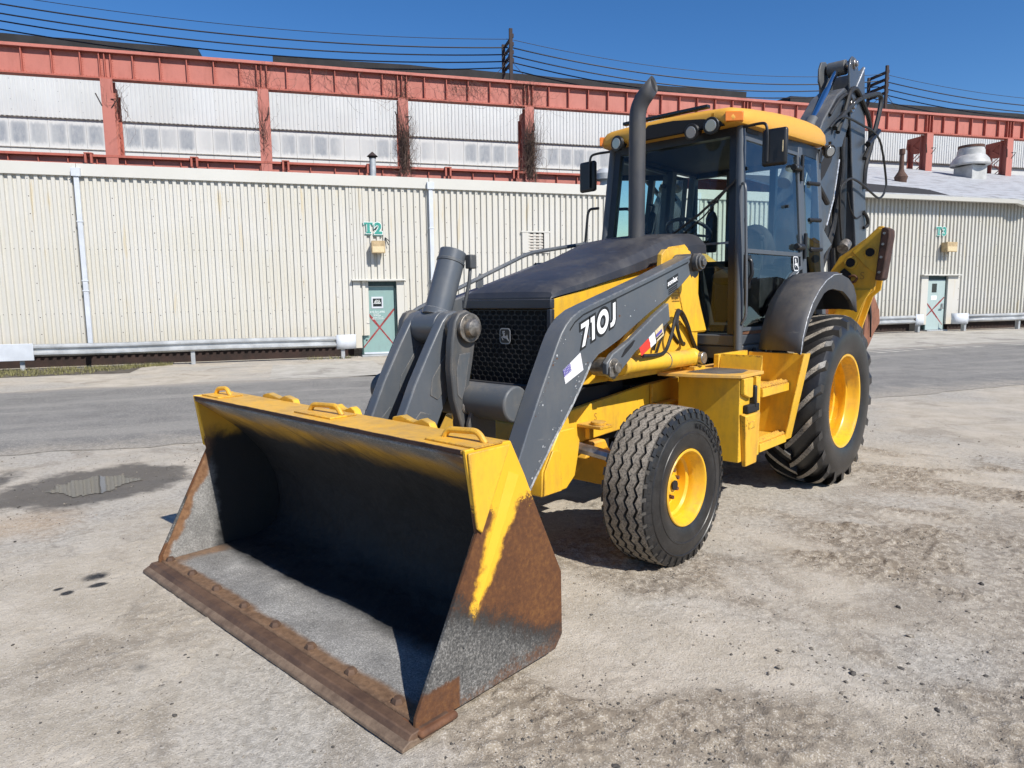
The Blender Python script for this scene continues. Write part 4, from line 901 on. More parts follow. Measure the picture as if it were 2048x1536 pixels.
# ------------------------------------------------------------------ backhoe loader (forward = -Y, its left side = +X)
BL = empty('backhoe_loader', 'yellow and charcoal backhoe loader with raised boom and lowered front bucket', 'backhoe loader')
mir = lambda poly: [(-a, b) for a, b in poly]
def deer(name, o, ex, ey, w, h, parent, mframe, mfill, mdeer, t=0.002):
    # leaping stag facing the -ex side, one hind leg touching the rounded frame
    ex = Vector(ex); ey = Vector(ey); n = ex.cross(ey)
    def P(x, y, k): return Vector(o)+ex*(x*w)+ey*(y*h)+n*k
    def rr(k):
        out = []
        for cx, cy, a0 in ((.5-.22,.5-.20,0),(-.5+.22,.5-.20,90),(-.5+.22,-.5+.20,180),(.5-.22,-.5+.20,270)):
            for i in range(6):
                a = R(a0+i*18); out.append((cx+(.22+k)*math.cos(a), cy+(.20+k)*math.sin(a)))
        return out
    b = MB(); q = rr(.05); b.prism([P(x,y,0) for x,y in q],[P(x,y,t) for x,y in q]); fr = b.obj(name, mframe, parent, smooth=0)
    b = MB(); q = rr(-.03); b.prism([P(x,y,t*.5) for x,y in q],[P(x,y,t*1.6) for x,y in q]); b.obj('emblem_field', mfill, fr, smooth=0)
    D = [(-.20,.34),(-.06,.36),(.0,.30),(-.05,.26),(-.15,.28),(-.12,.22),(-.02,.22),(.03,.19),(-.03,.14),(-.05,.02),(.10,.0),(.20,.02),(.22,.10),(.27,.0),(.26,-.10),(.33,-.20),(.43,-.32),(.40,-.36),(.28,-.28),(.16,-.17),(.02,-.16),(-.12,-.12),(-.22,-.08),(-.27,-.10),(-.20,-.22),(-.16,-.28),(-.21,-.29),(-.33,-.12),(-.35,-.05),(-.26,-.02),(-.18,-.03),(-.16,.08),(-.17,.16),(-.25,.19),(-.21,.24),(-.25,.30)]
    b = MB(); b.prism([P(x,y,t*1.2) for x,y in D],[P(x,y,t*2.4) for x,y in D]); b.obj('emblem_stag', mdeer, fr, smooth=0); return fr

# ---- loader bucket
def loader_bucket():
    b = MB(); X = 1.176
    prof = [(-4.56,.052),(-4.30,.052),(-4.05,.055),(-3.92,.075),(-3.83,.13),(-3.785,.22),(-3.785,.36),(-3.82,.50),(-3.90,.64),(-4.02,.78),(-4.16,.90),(-4.296,1.004)]
    nx = 150; rows = []; PP = spline([(0,y,z) for y, z in prof], 7)
    for k, p in enumerate(PP):
        t = (PP[min(k+1,len(PP)-1)]-PP[max(k-1,0)]).normalized(); n = Vector((0,-t.z,t.y)); row = []
        dep = clamp((p.y+4.46)/.22)*clamp((.92-p.z)/.15)
        for i in range(nx+1):
            x = -X+2*X*i/nx; q = Vector((x,p.y,p.z)); f = clamp((X-abs(x))/.04)
            h = .020*max(0,mnoise.noise(q*3.1)+.25)+.010*max(0,mnoise.noise(q*9.0)+.1)+.004*mnoise.noise(q*31.0)
            row.append(q+n*(h*dep*f))
        rows.append(row)
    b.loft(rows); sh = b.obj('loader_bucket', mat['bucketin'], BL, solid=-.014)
    top = MB(); top.px([(-4.306,1.004),(-4.306,1.018),(-4.06,1.018),(-4.045,1.012),(-3.97,.87),(-3.885,.70),(-3.77,.42),(-3.785,.42),(-3.90,.695),(-3.985,.865),(-4.06,1.004)], -1.174, 1.174); tp = top.obj('top_plate', mat['yellow_worn'], sh, .003)
    r = random.Random(9); q = MB(); rows = []
    for i in range(161):                                  # chipped, blackened front lip
        x = -1.172+2.344*i/160; n1 = mnoise.noise(Vector((x*9,1,2))); n2 = mnoise.noise(Vector((x*31,4,2)))
        rows.append([(x,-4.3065,1.0045),(x,-4.3068,1.0045+.009+.006*n1),(x,-4.3075,1.019),(x,-4.300+.004*n1+.006*max(0,n2),1.0192)])
    q.loft(rows); q.obj('chipped_lip', mat['padrust'], tp, smooth=0)
    SP = [(-4.306,1.022),(-4.06,1.020),(-3.98,.87),(-3.90,.70),(-3.747,.39),(-3.742,.10),(-3.79,.045),(-4.36,.04),(-4.575,.045),(-4.57,.09),(-4.25,.69)]
    for s in (1, -1):
        b = MB(); b.px(SP, s*1.1765, s*1.195)
        o = b.obj('side_plate', [mat['bucketside']], sh, .004)
        b = MB(); b.px([(-4.300,1.010),(-4.075,1.010),(-4.235,.69),(-4.262,.715)], s*1.1955, s*1.208); b.obj('gusset', mat['yellow'], o, .005)
        b = MB(); p = Vector((s*1.1955,-4.035,.88)); q = Vector((s*1.1955,-4.335,.27)); d = (q-p).normalized(); n = Vector((0,-d.z,d.y)); n = Vector((0,d.z,-d.y))
        b.loft([[p+n*.045,p+Vector((s*.018,0,0)),p-n*.015],[q+n*.012,q+Vector((s*.010,0,0)),q-n*.010]], closed=True, cap=True); b.obj('ridge', mat['bucketside'], o)
        b = MB(); b.px([(-4.535,.045),(-4.36,.045),(-4.352,.15),(-4.49,.165)], s*1.1955, s*1.212); b.obj('corner_wear_plate', mat['rust'], o, .006) if s < 0 else None
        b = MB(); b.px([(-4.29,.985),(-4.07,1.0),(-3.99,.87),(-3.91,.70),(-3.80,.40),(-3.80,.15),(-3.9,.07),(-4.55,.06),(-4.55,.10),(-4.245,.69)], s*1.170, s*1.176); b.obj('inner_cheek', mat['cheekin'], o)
    b = MB(); b.px([(-4.632,.030),(-4.605,.058),(-4.43,.060),(-4.43,.030)], -1.212, 1.212); ce = b.obj('cutting_edge', mat['edge'], sh, .004)
    b = MB(); b.px([(-4.655,.012),(-4.650,.026),(-4.618,.042),(-4.60,.036),(-4.50,.0295),(-4.50,.012)], -1.218, 1.218); b.obj('bolt_on_edge', mat['edge_light'], ce, .004)
    b = MB(); b.box((1.10,-4.58,.0302),(1.235,-4.40,.0585)); b.obj('edge_end_block', mat['rust'], ce, .012)
    for i in range(8):
        x = -1.139+.3095*i; b = MB(); b.lathe([(.0,.088),(.018,.085),(.026,.072),(.027,.060),(.036,.058)], (x,-4.522,.001), 6, axis='z'); b.obj('bolt', mat['edge'], ce)
    for (x0, x1, y) in ((-1.14,-.985,-4.19),(-.10,.16,-4.17),(.945,1.165,-4.19)):
        b = MB(); b.tube(fillet([(x0,y,1.018),(x0+.02,y+.006,1.056),(x1-.035,y+.016,1.066),(x1,y+.020,1.02)], .04, 5), .0135, 8); b.box((x0-.035,y-.07,1.0185),(x1+.035,y+.08,1.026)); b.obj('grab_handle', mat['yellow_worn'], tp, .002)
    for (x0, x1) in ((-.88,-.48),(-.16,.12),(.38,.70)):
        m = (x0+x1)/2; b = MB(); b.py([(x0,.98),(x0+.03,1.028),(x0+.09,1.040),(m-.02,1.026),(m+.02,1.020),(m+.08,1.040),(x1-.03,1.026),(x1,.98)], -4.035, -3.995); b.obj('hinge_lug', mat['yellow'], tp, .004)
    for s in (-1, 1):
        b = MB(); b.px([(-3.765,.16),(-3.66,.16),(-3.60,.28),(-3.66,.40),(-3.76,.46)], s*.55, s*.57); b.px([(-3.765,.16),(-3.66,.16),(-3.60,.28),(-3.66,.40),(-3.76,.46)], s*.71, s*.73); b.obj('arm_hinge', mat['yellow'], sh, .004)
    b = MB(); 
    for x in (-.17, .16): b.px([(-3.93,.80),(-3.85,.82),(-3.72,.74),(-3.70,.62),(-3.76,.5),(-3.79,.5)], x-.012, x+.012)
    b.obj('link_hinge', mat['yellow'], sh, .004)
loader_bucket()

# ---- loader arms
ARM = [(-1.63,1.792),(-1.645,1.83),(-1.69,1.853),(-1.74,1.846),(-2.253,1.698),(-2.845,1.540),(-2.955,1.509),(-3.035,1.470),(-3.085,1.430),(-3.125,1.385),(-3.164,1.323),(-3.289,1.104),(-3.398,.906),(-3.445,.812),(-3.60,.52),(-3.69,.33),(-3.70,.25),(-3.65,.19),(-3.58,.20),(-3.50,.36),(-3.384,.578),(-3.194,.802),(-3.037,.970),(-2.914,1.124),(-2.844,1.211),(-2.786,1.250),(-2.698,1.279),(-2.576,1.325),(-2.248,1.476),(-2.07,1.549),(-1.863,1.645),(-1.705,1.741),(-1.65,1.755)]
def loader_arm(s):
    b = MB(); b.px(ARM, s*.585, s*.70); a = b.obj('loader_arm', mat['gray'], BL, .006)
    # seam below the top edge
    seam = [(-1.78,1.805),(-2.253,1.672),(-2.83,1.515),(-2.935,1.485),(-3.01,1.447),(-3.055,1.405)]
    b = MB(); b.loft([[(s*.7008,y,z),(s*.7008,y+.002,z-.009)] for y, z in seam]); b.obj('seam', mat['blackdecal'], a, smooth=0)
    low = [(-3.44,.49),(-3.384,.585),(-3.19,.81),(-3.032,.978),(-2.91,1.13),(-2.855,1.205)]
    b = MB(); r = random.Random(4); P = spline([(s*.7012,y,z) for y, z in low], 8); d = Vector((0,-.80,.60))
    b.loft([[p, p+d*(.012+.007*r.random())] for p in P]); b.obj('worn_edge', mat['worn'], a, smooth=0)
    b = MB(); b.cyl((s*.55,-1.67,1.804),(s*.735,-1.67,1.804),.060,n=24); b.cyl((s*.735,-1.67,1.804),(s*.752,-1.67,1.804),.048,n=24); b.cyl((s*.752,-1.67,1.804),(s*.768,-1.67,1.804),.030,n=6); b.obj('pivot_pin', mat['cast'], a, .004)
    b = MB(); b.cyl((s*.60,-2.690,1.172),(s*.742,-2.690,1.172),.055,n=24); b.cyl((s*.742,-2.690,1.172),(s*.772,-2.690,1.172),.034,n=16); b.box((s*.742 if s>0 else s*.755,-2.75,1.12),(s*.755 if s>0 else s*.742,-2.67,1.18)); b.obj('cylinder_pin', mat['pin'], a, .004)
    def blot(nm, y, z, r, m, seed, x=.7006):
        rr_ = random.Random(seed); q = MB(); n = 26; pts = [(s*x, y+r*math.cos(6.283*i/n)*(1+.45*(rr_.random()-.4)), z+r*math.sin(6.283*i/n)*(1+.45*(rr_.random()-.4))-(.35*r if math.sin(6.283*i/n) < -.6 else 0)) for i in range(n)]
        q.add(pts, [tuple(range(n))]); return q.obj(nm, m, a, smooth=0)
    blot('grease_stain', -1.69, 1.79, .068, mat['grease'], 3)
    rr_ = random.Random(17+s); q = MB()
    for i in range(85):                                   # chipped paint along the lower leg and edges
        k = rr_.random()
        if k < .55: t_ = rr_.random(); y = -3.445+t_*.60+abs(rr_.gauss(0,.03))*(-1); z = .50+t_*.72+abs(rr_.gauss(0,.03))
        elif k < .85: t_ = rr_.random(); y = -3.42+t_*.30+rr_.random()*.01; z = .86+t_*.52; y += abs(rr_.gauss(0,.02)); 
        else: t_ = rr_.random(); y = -3.0+t_*1.2; z = 1.34+t_*.36+rr_.gauss(0,.03)
        sz = .0022+.006*rr_.random()**3; n = 5
        q.add([(s*.70115, y+sz*rr_.uniform(.6,1.6)*math.cos(6.283*j/n), z+sz*rr_.uniform(.5,1.2)*math.sin(6.283*j/n)) for j in range(n)], [tuple(range(n))], 0 if rr_.random() < .6 else 1)
    tag(q.obj('paint_chips', [mat['worn'], mat['rust']], a, smooth=0), kind='stuff')
    # boom lock channel stored under the arm
    LK = [(-2.755,1.135),(-2.76,1.20),(-2.70,1.250),(-2.511,1.326),(-2.245,1.462),(-2.085,1.535),(-2.064,1.424),(-2.19,1.362),(-2.461,1.247),(-2.68,1.10)]
    b = MB(); b.px(LK, s*.7015, s*.738); lk = b.obj('boom_lock', mat['gray'], BL, .006)
    b = MB(); b.px([(-2.62,1.225),(-2.58,1.27),(-2.49,1.318),(-2.47,1.318),(-2.50,1.285),(-2.60,1.225)], s*.7381, s*.7390); b.obj('slot', mat['dark'], lk)
    if s > 0:
        def quad(nm, pts, m, x, par): q = MB(); q.px(pts, x, x+.0012); return q.obj(nm, m, par, smooth=0)
        quad('red_reflector', [(-2.425,1.267),(-2.325,1.322),(-2.300,1.292),(-2.302,1.262),(-2.40,1.217)], mat['red'], .7385, lk)
        quad('white_reflector', [(-2.319,1.326),(-2.255,1.360),(-2.232,1.290),(-2.294,1.262)], mat['white'], .7385, lk)
        quad('warning_sticker', [(-2.247,1.364),(-2.160,1.408),(-2.140,1.334),(-2.224,1.294)], mat['tan'], .7385, lk)
        quad('sticker_print', [(-2.238,1.340),(-2.17,1.374),(-2.165,1.356),(-2.233,1.322)], mat['blue'], .7401, lk)
        quad('sticker_print', [(-2.232,1.316),(-2.160,1.351),(-2.157,1.342),(-2.229,1.307)], mat['blackdecal'], .7401, lk)
        # 710J
        ex = Vector((0,.940,.342)); ey = Vector((0,-.02,1)).normalized()
        o0 = Vector((.7012,-2.952,1.300))
        G = {'7': [(0,1),(.62,1),(.62,.80),(.30,0),(.06,0),(.38,.80),(0,.80)], '1': [(.02,1),(.34,1),(.34,0),(.12,0),(.12,.80),(.02,.80)],
             'J': [(.18,1),(.40,1),(.40,.25),(.34,.08),(.22,0),(-.04,0),(-.04,.20),(.10,.20),(.18,.30)]}
        def glyph(pts, x0, k, x, m, nm):
            c = Vector((sum(p[0] for p in pts)/len(pts), sum(p[1] for p in pts)/len(pts), 0)); W = .124; H = .130
            n = len(pts); out = []
            for i in range(n):
                p = Vector(pts[i]); a = Vector(pts[i-1]); c2 = Vector(pts[(i+1)%n])
                d1 = Vector(((p-a).x*W,(p-a).y*H)).normalized(); d2 = Vector(((c2-p).x*W,(c2-p).y*H)).normalized()
                n1 = Vector((-d1.y,d1.x)); n2 = Vector((-d2.y,d2.x)); mm = (n1+n2); mm = mm/max(.35,(1+n1.dot(n2)))
                out.append(Vector((p.x*W+x0,p.y*H))+mm*k)
            q = MB(); A = [o0+ex*p.x+ey*p.y+Vector((x,0,0)) for p in out]; q.prism(A,[p+Vector((.001,0,0)) for p in A]); return q.obj(nm, m, a_, smooth=0)
        a_ = a
        for ch, x0 in (('7',-.004),('1',.088),('J',.298)):
            glyph(G[ch], x0, .014, 0, mat['blackdecal'], 'number_outline'); glyph(G[ch], x0, 0, .0014, mat['white'], 'model_number')
        def ring(rx, rz, ix, iz, x, m, nm, x0=.214):
            q = MB(); n = 28; F = lambda r1, r2, i: o0+ex*(x0+r1*math.cos(2*math.pi*i/n))+ey*(.065+r2*math.sin(2*math.pi*i/n))+Vector((x,0,0))
            q.loft([[F(rx,rz,i) for i in range(n)],[F(ix,iz,i) for i in range(n)]], closed=True); return q.obj(nm, m, a, smooth=0)
        ring(.076,.084,.016,.020,.0008,mat['blackdecal'],'number_outline'); ring(.060,.068,.030,.036,.0022,mat['white'],'model_number')
        # small dealer sticker near the pivot
        e1 = Vector((0,.945,.327)); e2 = Vector((0,-.03,1)).normalized(); oo = Vector((.7012,-2.045,1.622))
        q = MB(); q.obox(oo, Vector((1,0,0)), e1, e2, (0,0,0), (.001,.145,.058)); st = q.obj('dealer_sticker', mat['blackdecal'], a, smooth=0)
        text_obj('sticker_lettering', 'sonlex', mat['white'], oo+Vector((.0016,0,0))+e1*.006+e2*.017, e1, e2, .048, st, offset=.0015, extrude=.0004)
        for k in range(3):
            q = MB(); q.obox(oo+e2*(-.016-.013*k)+e1*.02, Vector((1,0,0)), e1, e2, (0,0,0), (.0009,.115,.0075)); q.obj('sticker_text_line', mat['dark'], st, smooth=0)
        # flag
        f0, f1, f2, f3 = (Vector((.7014,-3.117,1.188)),Vector((.7014,-2.962,1.274)),Vector((.7014,-2.935,1.176)),Vector((.7014,-3.095,1.112)))
        q = MB(); q.prism([f0,f1,f2,f3],[p+Vector((.0008,0,0)) for p in (f0,f1,f2,f3)]); fl = q.obj('flag_sticker', mat['white'], a, smooth=0)
        lerp2 = lambda u, v: (f0.lerp(f1,u)).lerp(f3.lerp(f2,u), v)
        for k in range(6):
            v0 = .09+.155*k; u0 = .42 if v0 < .5 else .02; q = MB(); q.add([lerp2(u0,v0)+Vector((.0014,0,0)),lerp2(.98,v0)+Vector((.0014,0,0)),lerp2(.98,v0+.07)+Vector((.0014,0,0)),lerp2(u0,v0+.07)+Vector((.0014,0,0))],[(0,1,2,3)]); q.obj('flag_stripe', mat['pink'], fl, smooth=0)
        q = MB()
        q.add([lerp2(.0,.0)+Vector((.0016,0,0)),lerp2(.40,.0)+Vector((.0016,0,0)),lerp2(.40,.5)+Vector((.0016,0,0)),lerp2(.0,.5)+Vector((.0016,0,0))],[(0,1,2,3)]); cant = q.obj('flag_canton', mat['blue'], fl, smooth=0)
        q = MB()
        for i in range(5):
            for j in range(4):
                c = lerp2(.05+.075*i,.07+.12*j)+Vector((.0022,0,0)); q.add([c+Vector((0,.003,0)),c+Vector((0,0,.003)),c-Vector((0,.003,0)),c-Vector((0,0,.003))],[(0,1,2,3)])
        tag(q.obj('stars', mat['white'], fl, smooth=0), kind='stuff')
    # lift cylinder
    b = MB(); b.cyl((s*.645,-2.45,1.158),(s*.645,-1.60,1.150),.056,n=28); b.cyl((s*.645,-2.50,1.158),(s*.645,-2.45,1.158),.062,n=28); b.sphere((s*.645,-1.60,1.150),.066,16,8); lc = b.obj('lift_cylinder', mat['yellow'], BL, .004)
    b = MB(); b.cyl((s*.645,-2.69,1.17),(s*.645,-2.49,1.158),.030,n=20); b.obj('rod', mat['chrome'], lc)
    b = MB(); b.cyl((s*.62,-1.585,1.148),(s*.735,-1.585,1.148),.042,n=20); b.obj('rear_pin', mat['steel'], lc, .005)
    b = MB(); b.tube([(s*.645,-1.98+.02*math.sin(a),0) for a in ()] or [(s*.645+.058*math.cos(t),-1.97,1.154+.058*math.sin(t)) for t in [i*.35 for i in range(19)]], .0035, 5); b.obj('clamp_band', mat['steel'], lc)
    b = MB(); b.box((min(s*.60,s*.70),-1.66,1.06),(max(s*.60,s*.70),-1.50,1.09)); b.px([(-1.68,1.06),(-1.50,1.06),(-1.53,1.14),(-1.60,1.17)], s*.585, s*.605); b.obj('anchor_bracket', mat['yellow_worn'], lc, .004)
loader_arm(1); loader_arm(-1)

# ---- cross tube and bucket linkage
b = MB(); b.cyl((-.585,-3.36,1.02),(.585,-3.36,1.02),.098,n=32); tube = b.obj('cross_tube', mat['gray_worn'], BL, .01)
for x in (-.31,-.20,.20,.31):
    b = MB(); b.px([(-3.30,1.10),(-3.25,1.06),(-3.25,.72),(-3.33,.60),(-3.44,.66),(-3.46,.9),(-3.40,1.06)], x-.011, x+.011); b.obj('pivot_ear', mat['cast'], tube, .003)
PIN = (-3.415,1.42)
def lever(x):   # curved bell-crank lever
    O = [(-3.50,1.46),(-3.47,1.50),(-3.415,1.518),(-3.36,1.495),(-3.335,1.44),(-3.345,1.37),(-3.375,1.22),(-3.40,1.12),(-3.385,1.04),(-3.35,.985),(-3.30,.93),(-3.255,.87),(-3.27,.76),(-3.34,.70),(-3.42,.76),(-3.475,.90),(-3.52,1.04),(-3.535,1.2),(-3.525,1.34)]
    b = MB(); b.px(O, x-.028, x+.028); o = b.obj('bell_crank', mat['cast'], BL, .010)
    s = 1 if x > 0 else -1
    I = [(-3.475,1.28),(-3.395,1.285),(-3.415,1.2),(-3.435,1.10),(-3.465,1.03),(-3.495,1.06),(-3.50,1.2)]
    b = MB(); b.px(I, x+s*.0282, x+s*.0315); b.obj('cast_panel', mat['gray_worn'], o, .002)
    b = MB(); b.lathe([(.026,0),(.040,.004),(.034,.012),(.022,.012)], (x+s*.028,-3.425,.985), 20); b.obj('grease_boss', mat['cast'], o)
    return o
for x in (-.19, .245): lever(x)
b = MB(); b.cyl((-.225,*PIN),(.30,*PIN),.070,n=28); b.cyl((.30,*PIN),(.306,*PIN),.080,n=28); b.lathe([(.052,0),(.052,.02),(.045,.032),(.025,.040),(0,.042)], (.306,*PIN), 28); b.cyl((-.24,*PIN),(-.225,*PIN),.055,n=28); b.obj('linkage_pin', mat['pin'], BL, .006)
def blink(x):   # bucket link, runs down to the bucket back
    O = [(-3.50,1.455),(-3.46,1.495),(-3.40,1.512),(-3.34,1.49),(-3.325,1.42),(-3.36,1.29),(-3.40,1.17),(-3.45,1.08),(-3.52,.95),(-3.60,.80),(-3.68,.66),(-3.78,.62),(-3.87,.68),(-3.86,.80),(-3.80,.93),(-3.70,1.13),(-3.58,1.33)]
    b = MB(); b.px(O, x-.034, x+.034); o = b.obj('bucket_link', mat['gray'], BL, .008)
    b = MB(); b.px([(-3.455,1.31),(-3.40,1.315),(-3.41,1.22),(-3.47,1.10),(-3.55,1.03),(-3.60,1.06),(-3.585,1.15)], x+.0342, x+.038); b.obj('cast_panel', mat['gray_worn'], o, .003)
    b = MB(); b.px([(-3.67,.98),(-3.60,.955),(-3.60,.88),(-3.68,.74),(-3.75,.80),(-3.735,.92)], x+.0342, x+.038); b.obj('cast_panel', mat['gray_worn'], o, .003)
    return o
for x in (-.135, .135): blink(x)
b = MB(); a0 = Vector((0,-3.415,1.42)); d = Vector((0,.355,.935)).normalized(); b.cyl(a0+d*.07,a0+d*.46,.079,n=32); bc = b.obj('bucket_cylinder', mat['gray'], BL, .004)
b = MB(); b.lathe([(.0786,0),(.0835,.003),(.0835,.016),(.0786,.02)], (0,0,0), 32, axis='z'); 
M4 = Matrix.Translation(a0+d*.385) @ Vector((0,0,1)).rotation_difference(d).to_matrix().to_4x4()
b.v = [tuple(M4 @ Vector(p)) for p in b.v]; b.obj('weld_bead', mat['gray_worn'], bc)
b = MB(); b.cyl((-.10,*PIN),(.10,*PIN),.092,n=28); b.cyl(a0+d*.06,a0+d*.10,.088,n=28); b.obj('cylinder_eye', mat['gray'], bc, .004)
b = MB(); b.box((.062,-3.22,1.75),(.11,-3.17,1.83)); b.tube([(.085,-3.20,1.76),(.085,-3.21,1.68),(.078,-3.25,1.52)], .012, 6); b.obj('port_block', mat['cast'], bc, .006)

# right-hand indicator rod
b = MB(); b.tube(fillet([(-.58,-1.21,2.03),(-.58,-1.93,1.925),(-.58,-3.10,1.50),(-.58,-3.19,1.40),(-.58,-3.19,1.26)], .10, 6), .0155, 8); b.obj('level_indicator_rod', mat['gray'], BL)
b = MB(); b.px([(-1.26,1.92),(-1.05,1.90),(-1.15,2.03),(-1.22,2.05)], -.60, -.56); b.obj('rod_bracket', mat['hood'], BL, .004)
b = MB(); b.px([(-2.51,1.66),(-2.46,1.64),(-2.44,1.68),(-2.44,1.74),(-2.47,1.76),(-2.50,1.72)], -.585, -.575); b.obj('rod_clip', mat['gray'], BL)

# ---- hood, grille
def hood():
    S = [(-2.82,.372,1.572,.365,1.580,0),(-2.80,.375,1.578,.345,1.612,.004),(-2.74,.378,1.590,.318,1.652,.006),(-2.50,.385,1.632,.325,1.715,.016),(-2.25,.392,1.684,.335,1.783,.02),(-1.95,.405,1.745,.350,1.868,.022),(-1.68,.42,1.805,.362,1.958,.022),(-1.52,.428,1.835,.370,2.005,.02),(-1.36,.432,1.86,.372,2.032,.02),(-1.12,.43,1.90,.366,2.05,.02),(-1.0,.43,1.90,.36,2.045,.02)]
    b = MB(); rows = []
    for y, wb, zb, wt, zt, c in S:
        r = [(-wb,y,zb),(-(wb*.985),y,zb+(zt-zb)*.45),(-(wt+.012),y,zt-(zt-zb)*.12),(-wt*.93,y,zt+c*.15)]
        r += [(wt*k,y,zt+c*(1-k*k)) for k in (-.7,-.35,0,.35,.7)]
        rows.append(r+[(-p[0],p[1],p[2]) for p in reversed(r[:4])])
    b.loft(rows); n = len(rows[0]); b.f.append(tuple(range(n))); b.m.append(0)
    b.obj('hood', mat['hood'], BL, smooth=24)
    b = MB(); b.px([(-2.795,1.02),(-2.795,1.568),(-2.5,1.625),(-2.25,1.678),(-1.68,1.80),(-1.36,1.855),(-1.0,1.89),(-1.0,1.02)], -.368, .368); b.obj('engine_cover', mat['yellow'], BL, .004)
    b = MB(); b.px([(-1.635,1.79),(-1.625,1.90),(-1.59,1.925),(-1.36,1.955),(-1.31,1.93),(-1.29,1.85)], .4345, .441); b.obj('hood_side_inset', mat['yellow'], BL, .003)
hood()
def grille():
    b = MB(); y0, y1 = -2.835, -2.797
    b.box((-.385,y0,1.512),(.385,y1,1.571)); b.box((-.385,y0,1.0),(-.352,y1,1.511)); b.box((.352,y0,1.0),(.385,y1,1.511)); b.box((-.351,y0,1.0),(.351,y1,1.04)); g = b.obj('grille_frame', mat['hood'], BL, .006)
    b = MB(); b.box((-.35,-2.7965,1.03),(.35,-2.796,1.51)); b.obj('radiator_core', mat['dark'], g)
    b = MB(); dx, dz = .0545, .0305; r = 0
    z = 1.06
    while z < 1.50:
        x = -.33+(dx/2 if r % 2 else 0)
        while x < .33:
            for p, q in (((x-dx*.36,z+dz*.5),(x+dx*.36,z+dz*.5)),((x+dx*.36,z+dz*.5),(x+dx*.5,z+dz*.12)),((x+dx*.5,z+dz*.12),(x+dx*.5,z-dz*.2)),((x+dx*.5,z-dz*.2),(x+dx*.36,z-dz*.5)),((x-dx*.5,z-dz*.2),(x-dx*.36,z-dz*.5)),((x-dx*.5,z+dz*.12),(x-dx*.36,z+dz*.5))):
                b.tube([(p[0],-2.815,p[1]),(q[0],-2.815,q[1])], .0034, 4, cap=False)
            x += dx
        z += dz; r += 1
    b.obj('grille_mesh', mat['black'], g, smooth=0)
    deer('maker_emblem', (0,-2.825,1.34), (1,0,0), (0,0,1), .084, .092, g, mat['emblem'], mat['black'], mat['emblem'])
grille()
b = MB(); b.px([(-2.79,1.0),(-2.79,.55),(-2.2,.55),(-2.2,1.0)], -.36, .36); b.obj('radiator_guard', mat['dark'], BL)

# ---- exhaust stack
b = MB(); ex = (.115,-1.50)
path = fillet([(ex[0],ex[1],1.95),(ex[0],ex[1],2.97),(ex[0]+.125,ex[1]+.02,3.10)], .13, 8)
b.tube(path, .061, 24); k = len(b.v)
for i in range(24):                                     # slanted outlet
    x, y, z = b.v[k-24+i]; q_ = z-3.10; b.v[k-24+i] = (x+.75*max(-.06,min(.06,q_)), y, z+.35*q_)
tip = [Vector(p) for p in b.v[k-24:k]]; b.f.pop(); b.m.pop(); st = b.obj('exhaust_stack', mat['fender'], BL, smooth=50, solid=.003)
b = MB(); cc = sum(tip, Vector())/24; b.add([cc+(p-cc)*.93-Vector((.012,0,.012)) for p in tip], [tuple(range(24))]); b.obj('outlet', mat['dark'], st, smooth=0)
b = MB(); b.cyl((ex[0],ex[1],1.955),(ex[0],ex[1],2.012),.085,.066,n=24); b.obj('base_collar', mat['hood'], st, .004)

# ---- chassis
b = MB()
for s in (1,-1): b.px([(-2.92,.66),(-2.92,.868),(-2.665,.889),(-1.774,.967),(.95,1.0),(.95,.55),(-1.75,.60),(-2.05,.69)], s*.38, s*.42)
fr = b.obj('chassis_frame', mat['yellow'], BL, .006)
b = MB(); b.px([(-1.79,.62),(-1.79,.965),(-1.50,.985),(-1.50,.62)], .421, .445); b.px([(-1.79,.80),(-1.79,.83),(-1.53,.83),(-1.53,.80)], .4455, .52); b.obj('frame_doubler', mat['yellow_worn'], fr, .004)
b = MB(); b.box((-.37,-1.95,.45),(.37,.9,.96)); b.box((-.30,-2.75,.60),(.30,-1.95,1.1)); b.obj('drivetrain', mat['dark'], fr)
NOSE = [(-3.065,.432),(-3.055,.585),(-2.965,.705),(-2.90,.80),(-2.755,.80),(-2.70,.714),(-2.718,.616),(-2.749,.501),(-2.833,.436)]
b = MB(); b.px(NOSE, -.50, .50); ns = b.obj('front_counterweight', mat['yellow'], BL, .008)
b = MB(); b.px([(-3.058,.44),(-3.048,.582),(-2.975,.695),(-2.905,.685),(-2.895,.44)], .5005, .514); b.obj('cover_plate', mat['yellow'], ns, .004)
for s in (1,):
    b = MB(); b.box((.42,-2.63,.775),(.60,-2.50,.795)); b.cyl((.54,-2.565,.79),(.54,-2.565,.815),.05,n=20); b.box((.46,-2.60,.70),(.50,-2.56,.775)); b.obj('frame_bracket', mat['yellow_worn'], fr, .004)
    b = MB(); b.tube([(.40,-2.66,.66),(.62,-2.60,.62),(.78,-2.52,.56)], .035, 8); b.obj('steering_cylinder', mat['steel'], fr)
text_obj('frame_stamp', 'S', mat['brown_ink'], (.4205,-2.45,.79), (0,1,0), (0,0,1), .07, fr)
b = MB(); b.px([(-2.53,.40),(-2.53,.60),(-2.33,.60),(-2.33,.40)], -.74, .74); b.px([(-2.58,.56),(-2.50,.66),(-2.36,.66),(-2.30,.56)], -.45, .45); ax = b.obj('front_axle', mat['yellow_worn'], BL, .015)
for s in (1,-1):
    b = MB(); b.cyl((s*.74,-2.43,.34),(s*.74,-2.43,.60),.07,n=20); b.cyl((s*.74,-2.43,.463),(s*.93,-2.43,.463),.075,n=20); b.obj('steering_knuckle', mat['yellow_worn'], ax, .006)
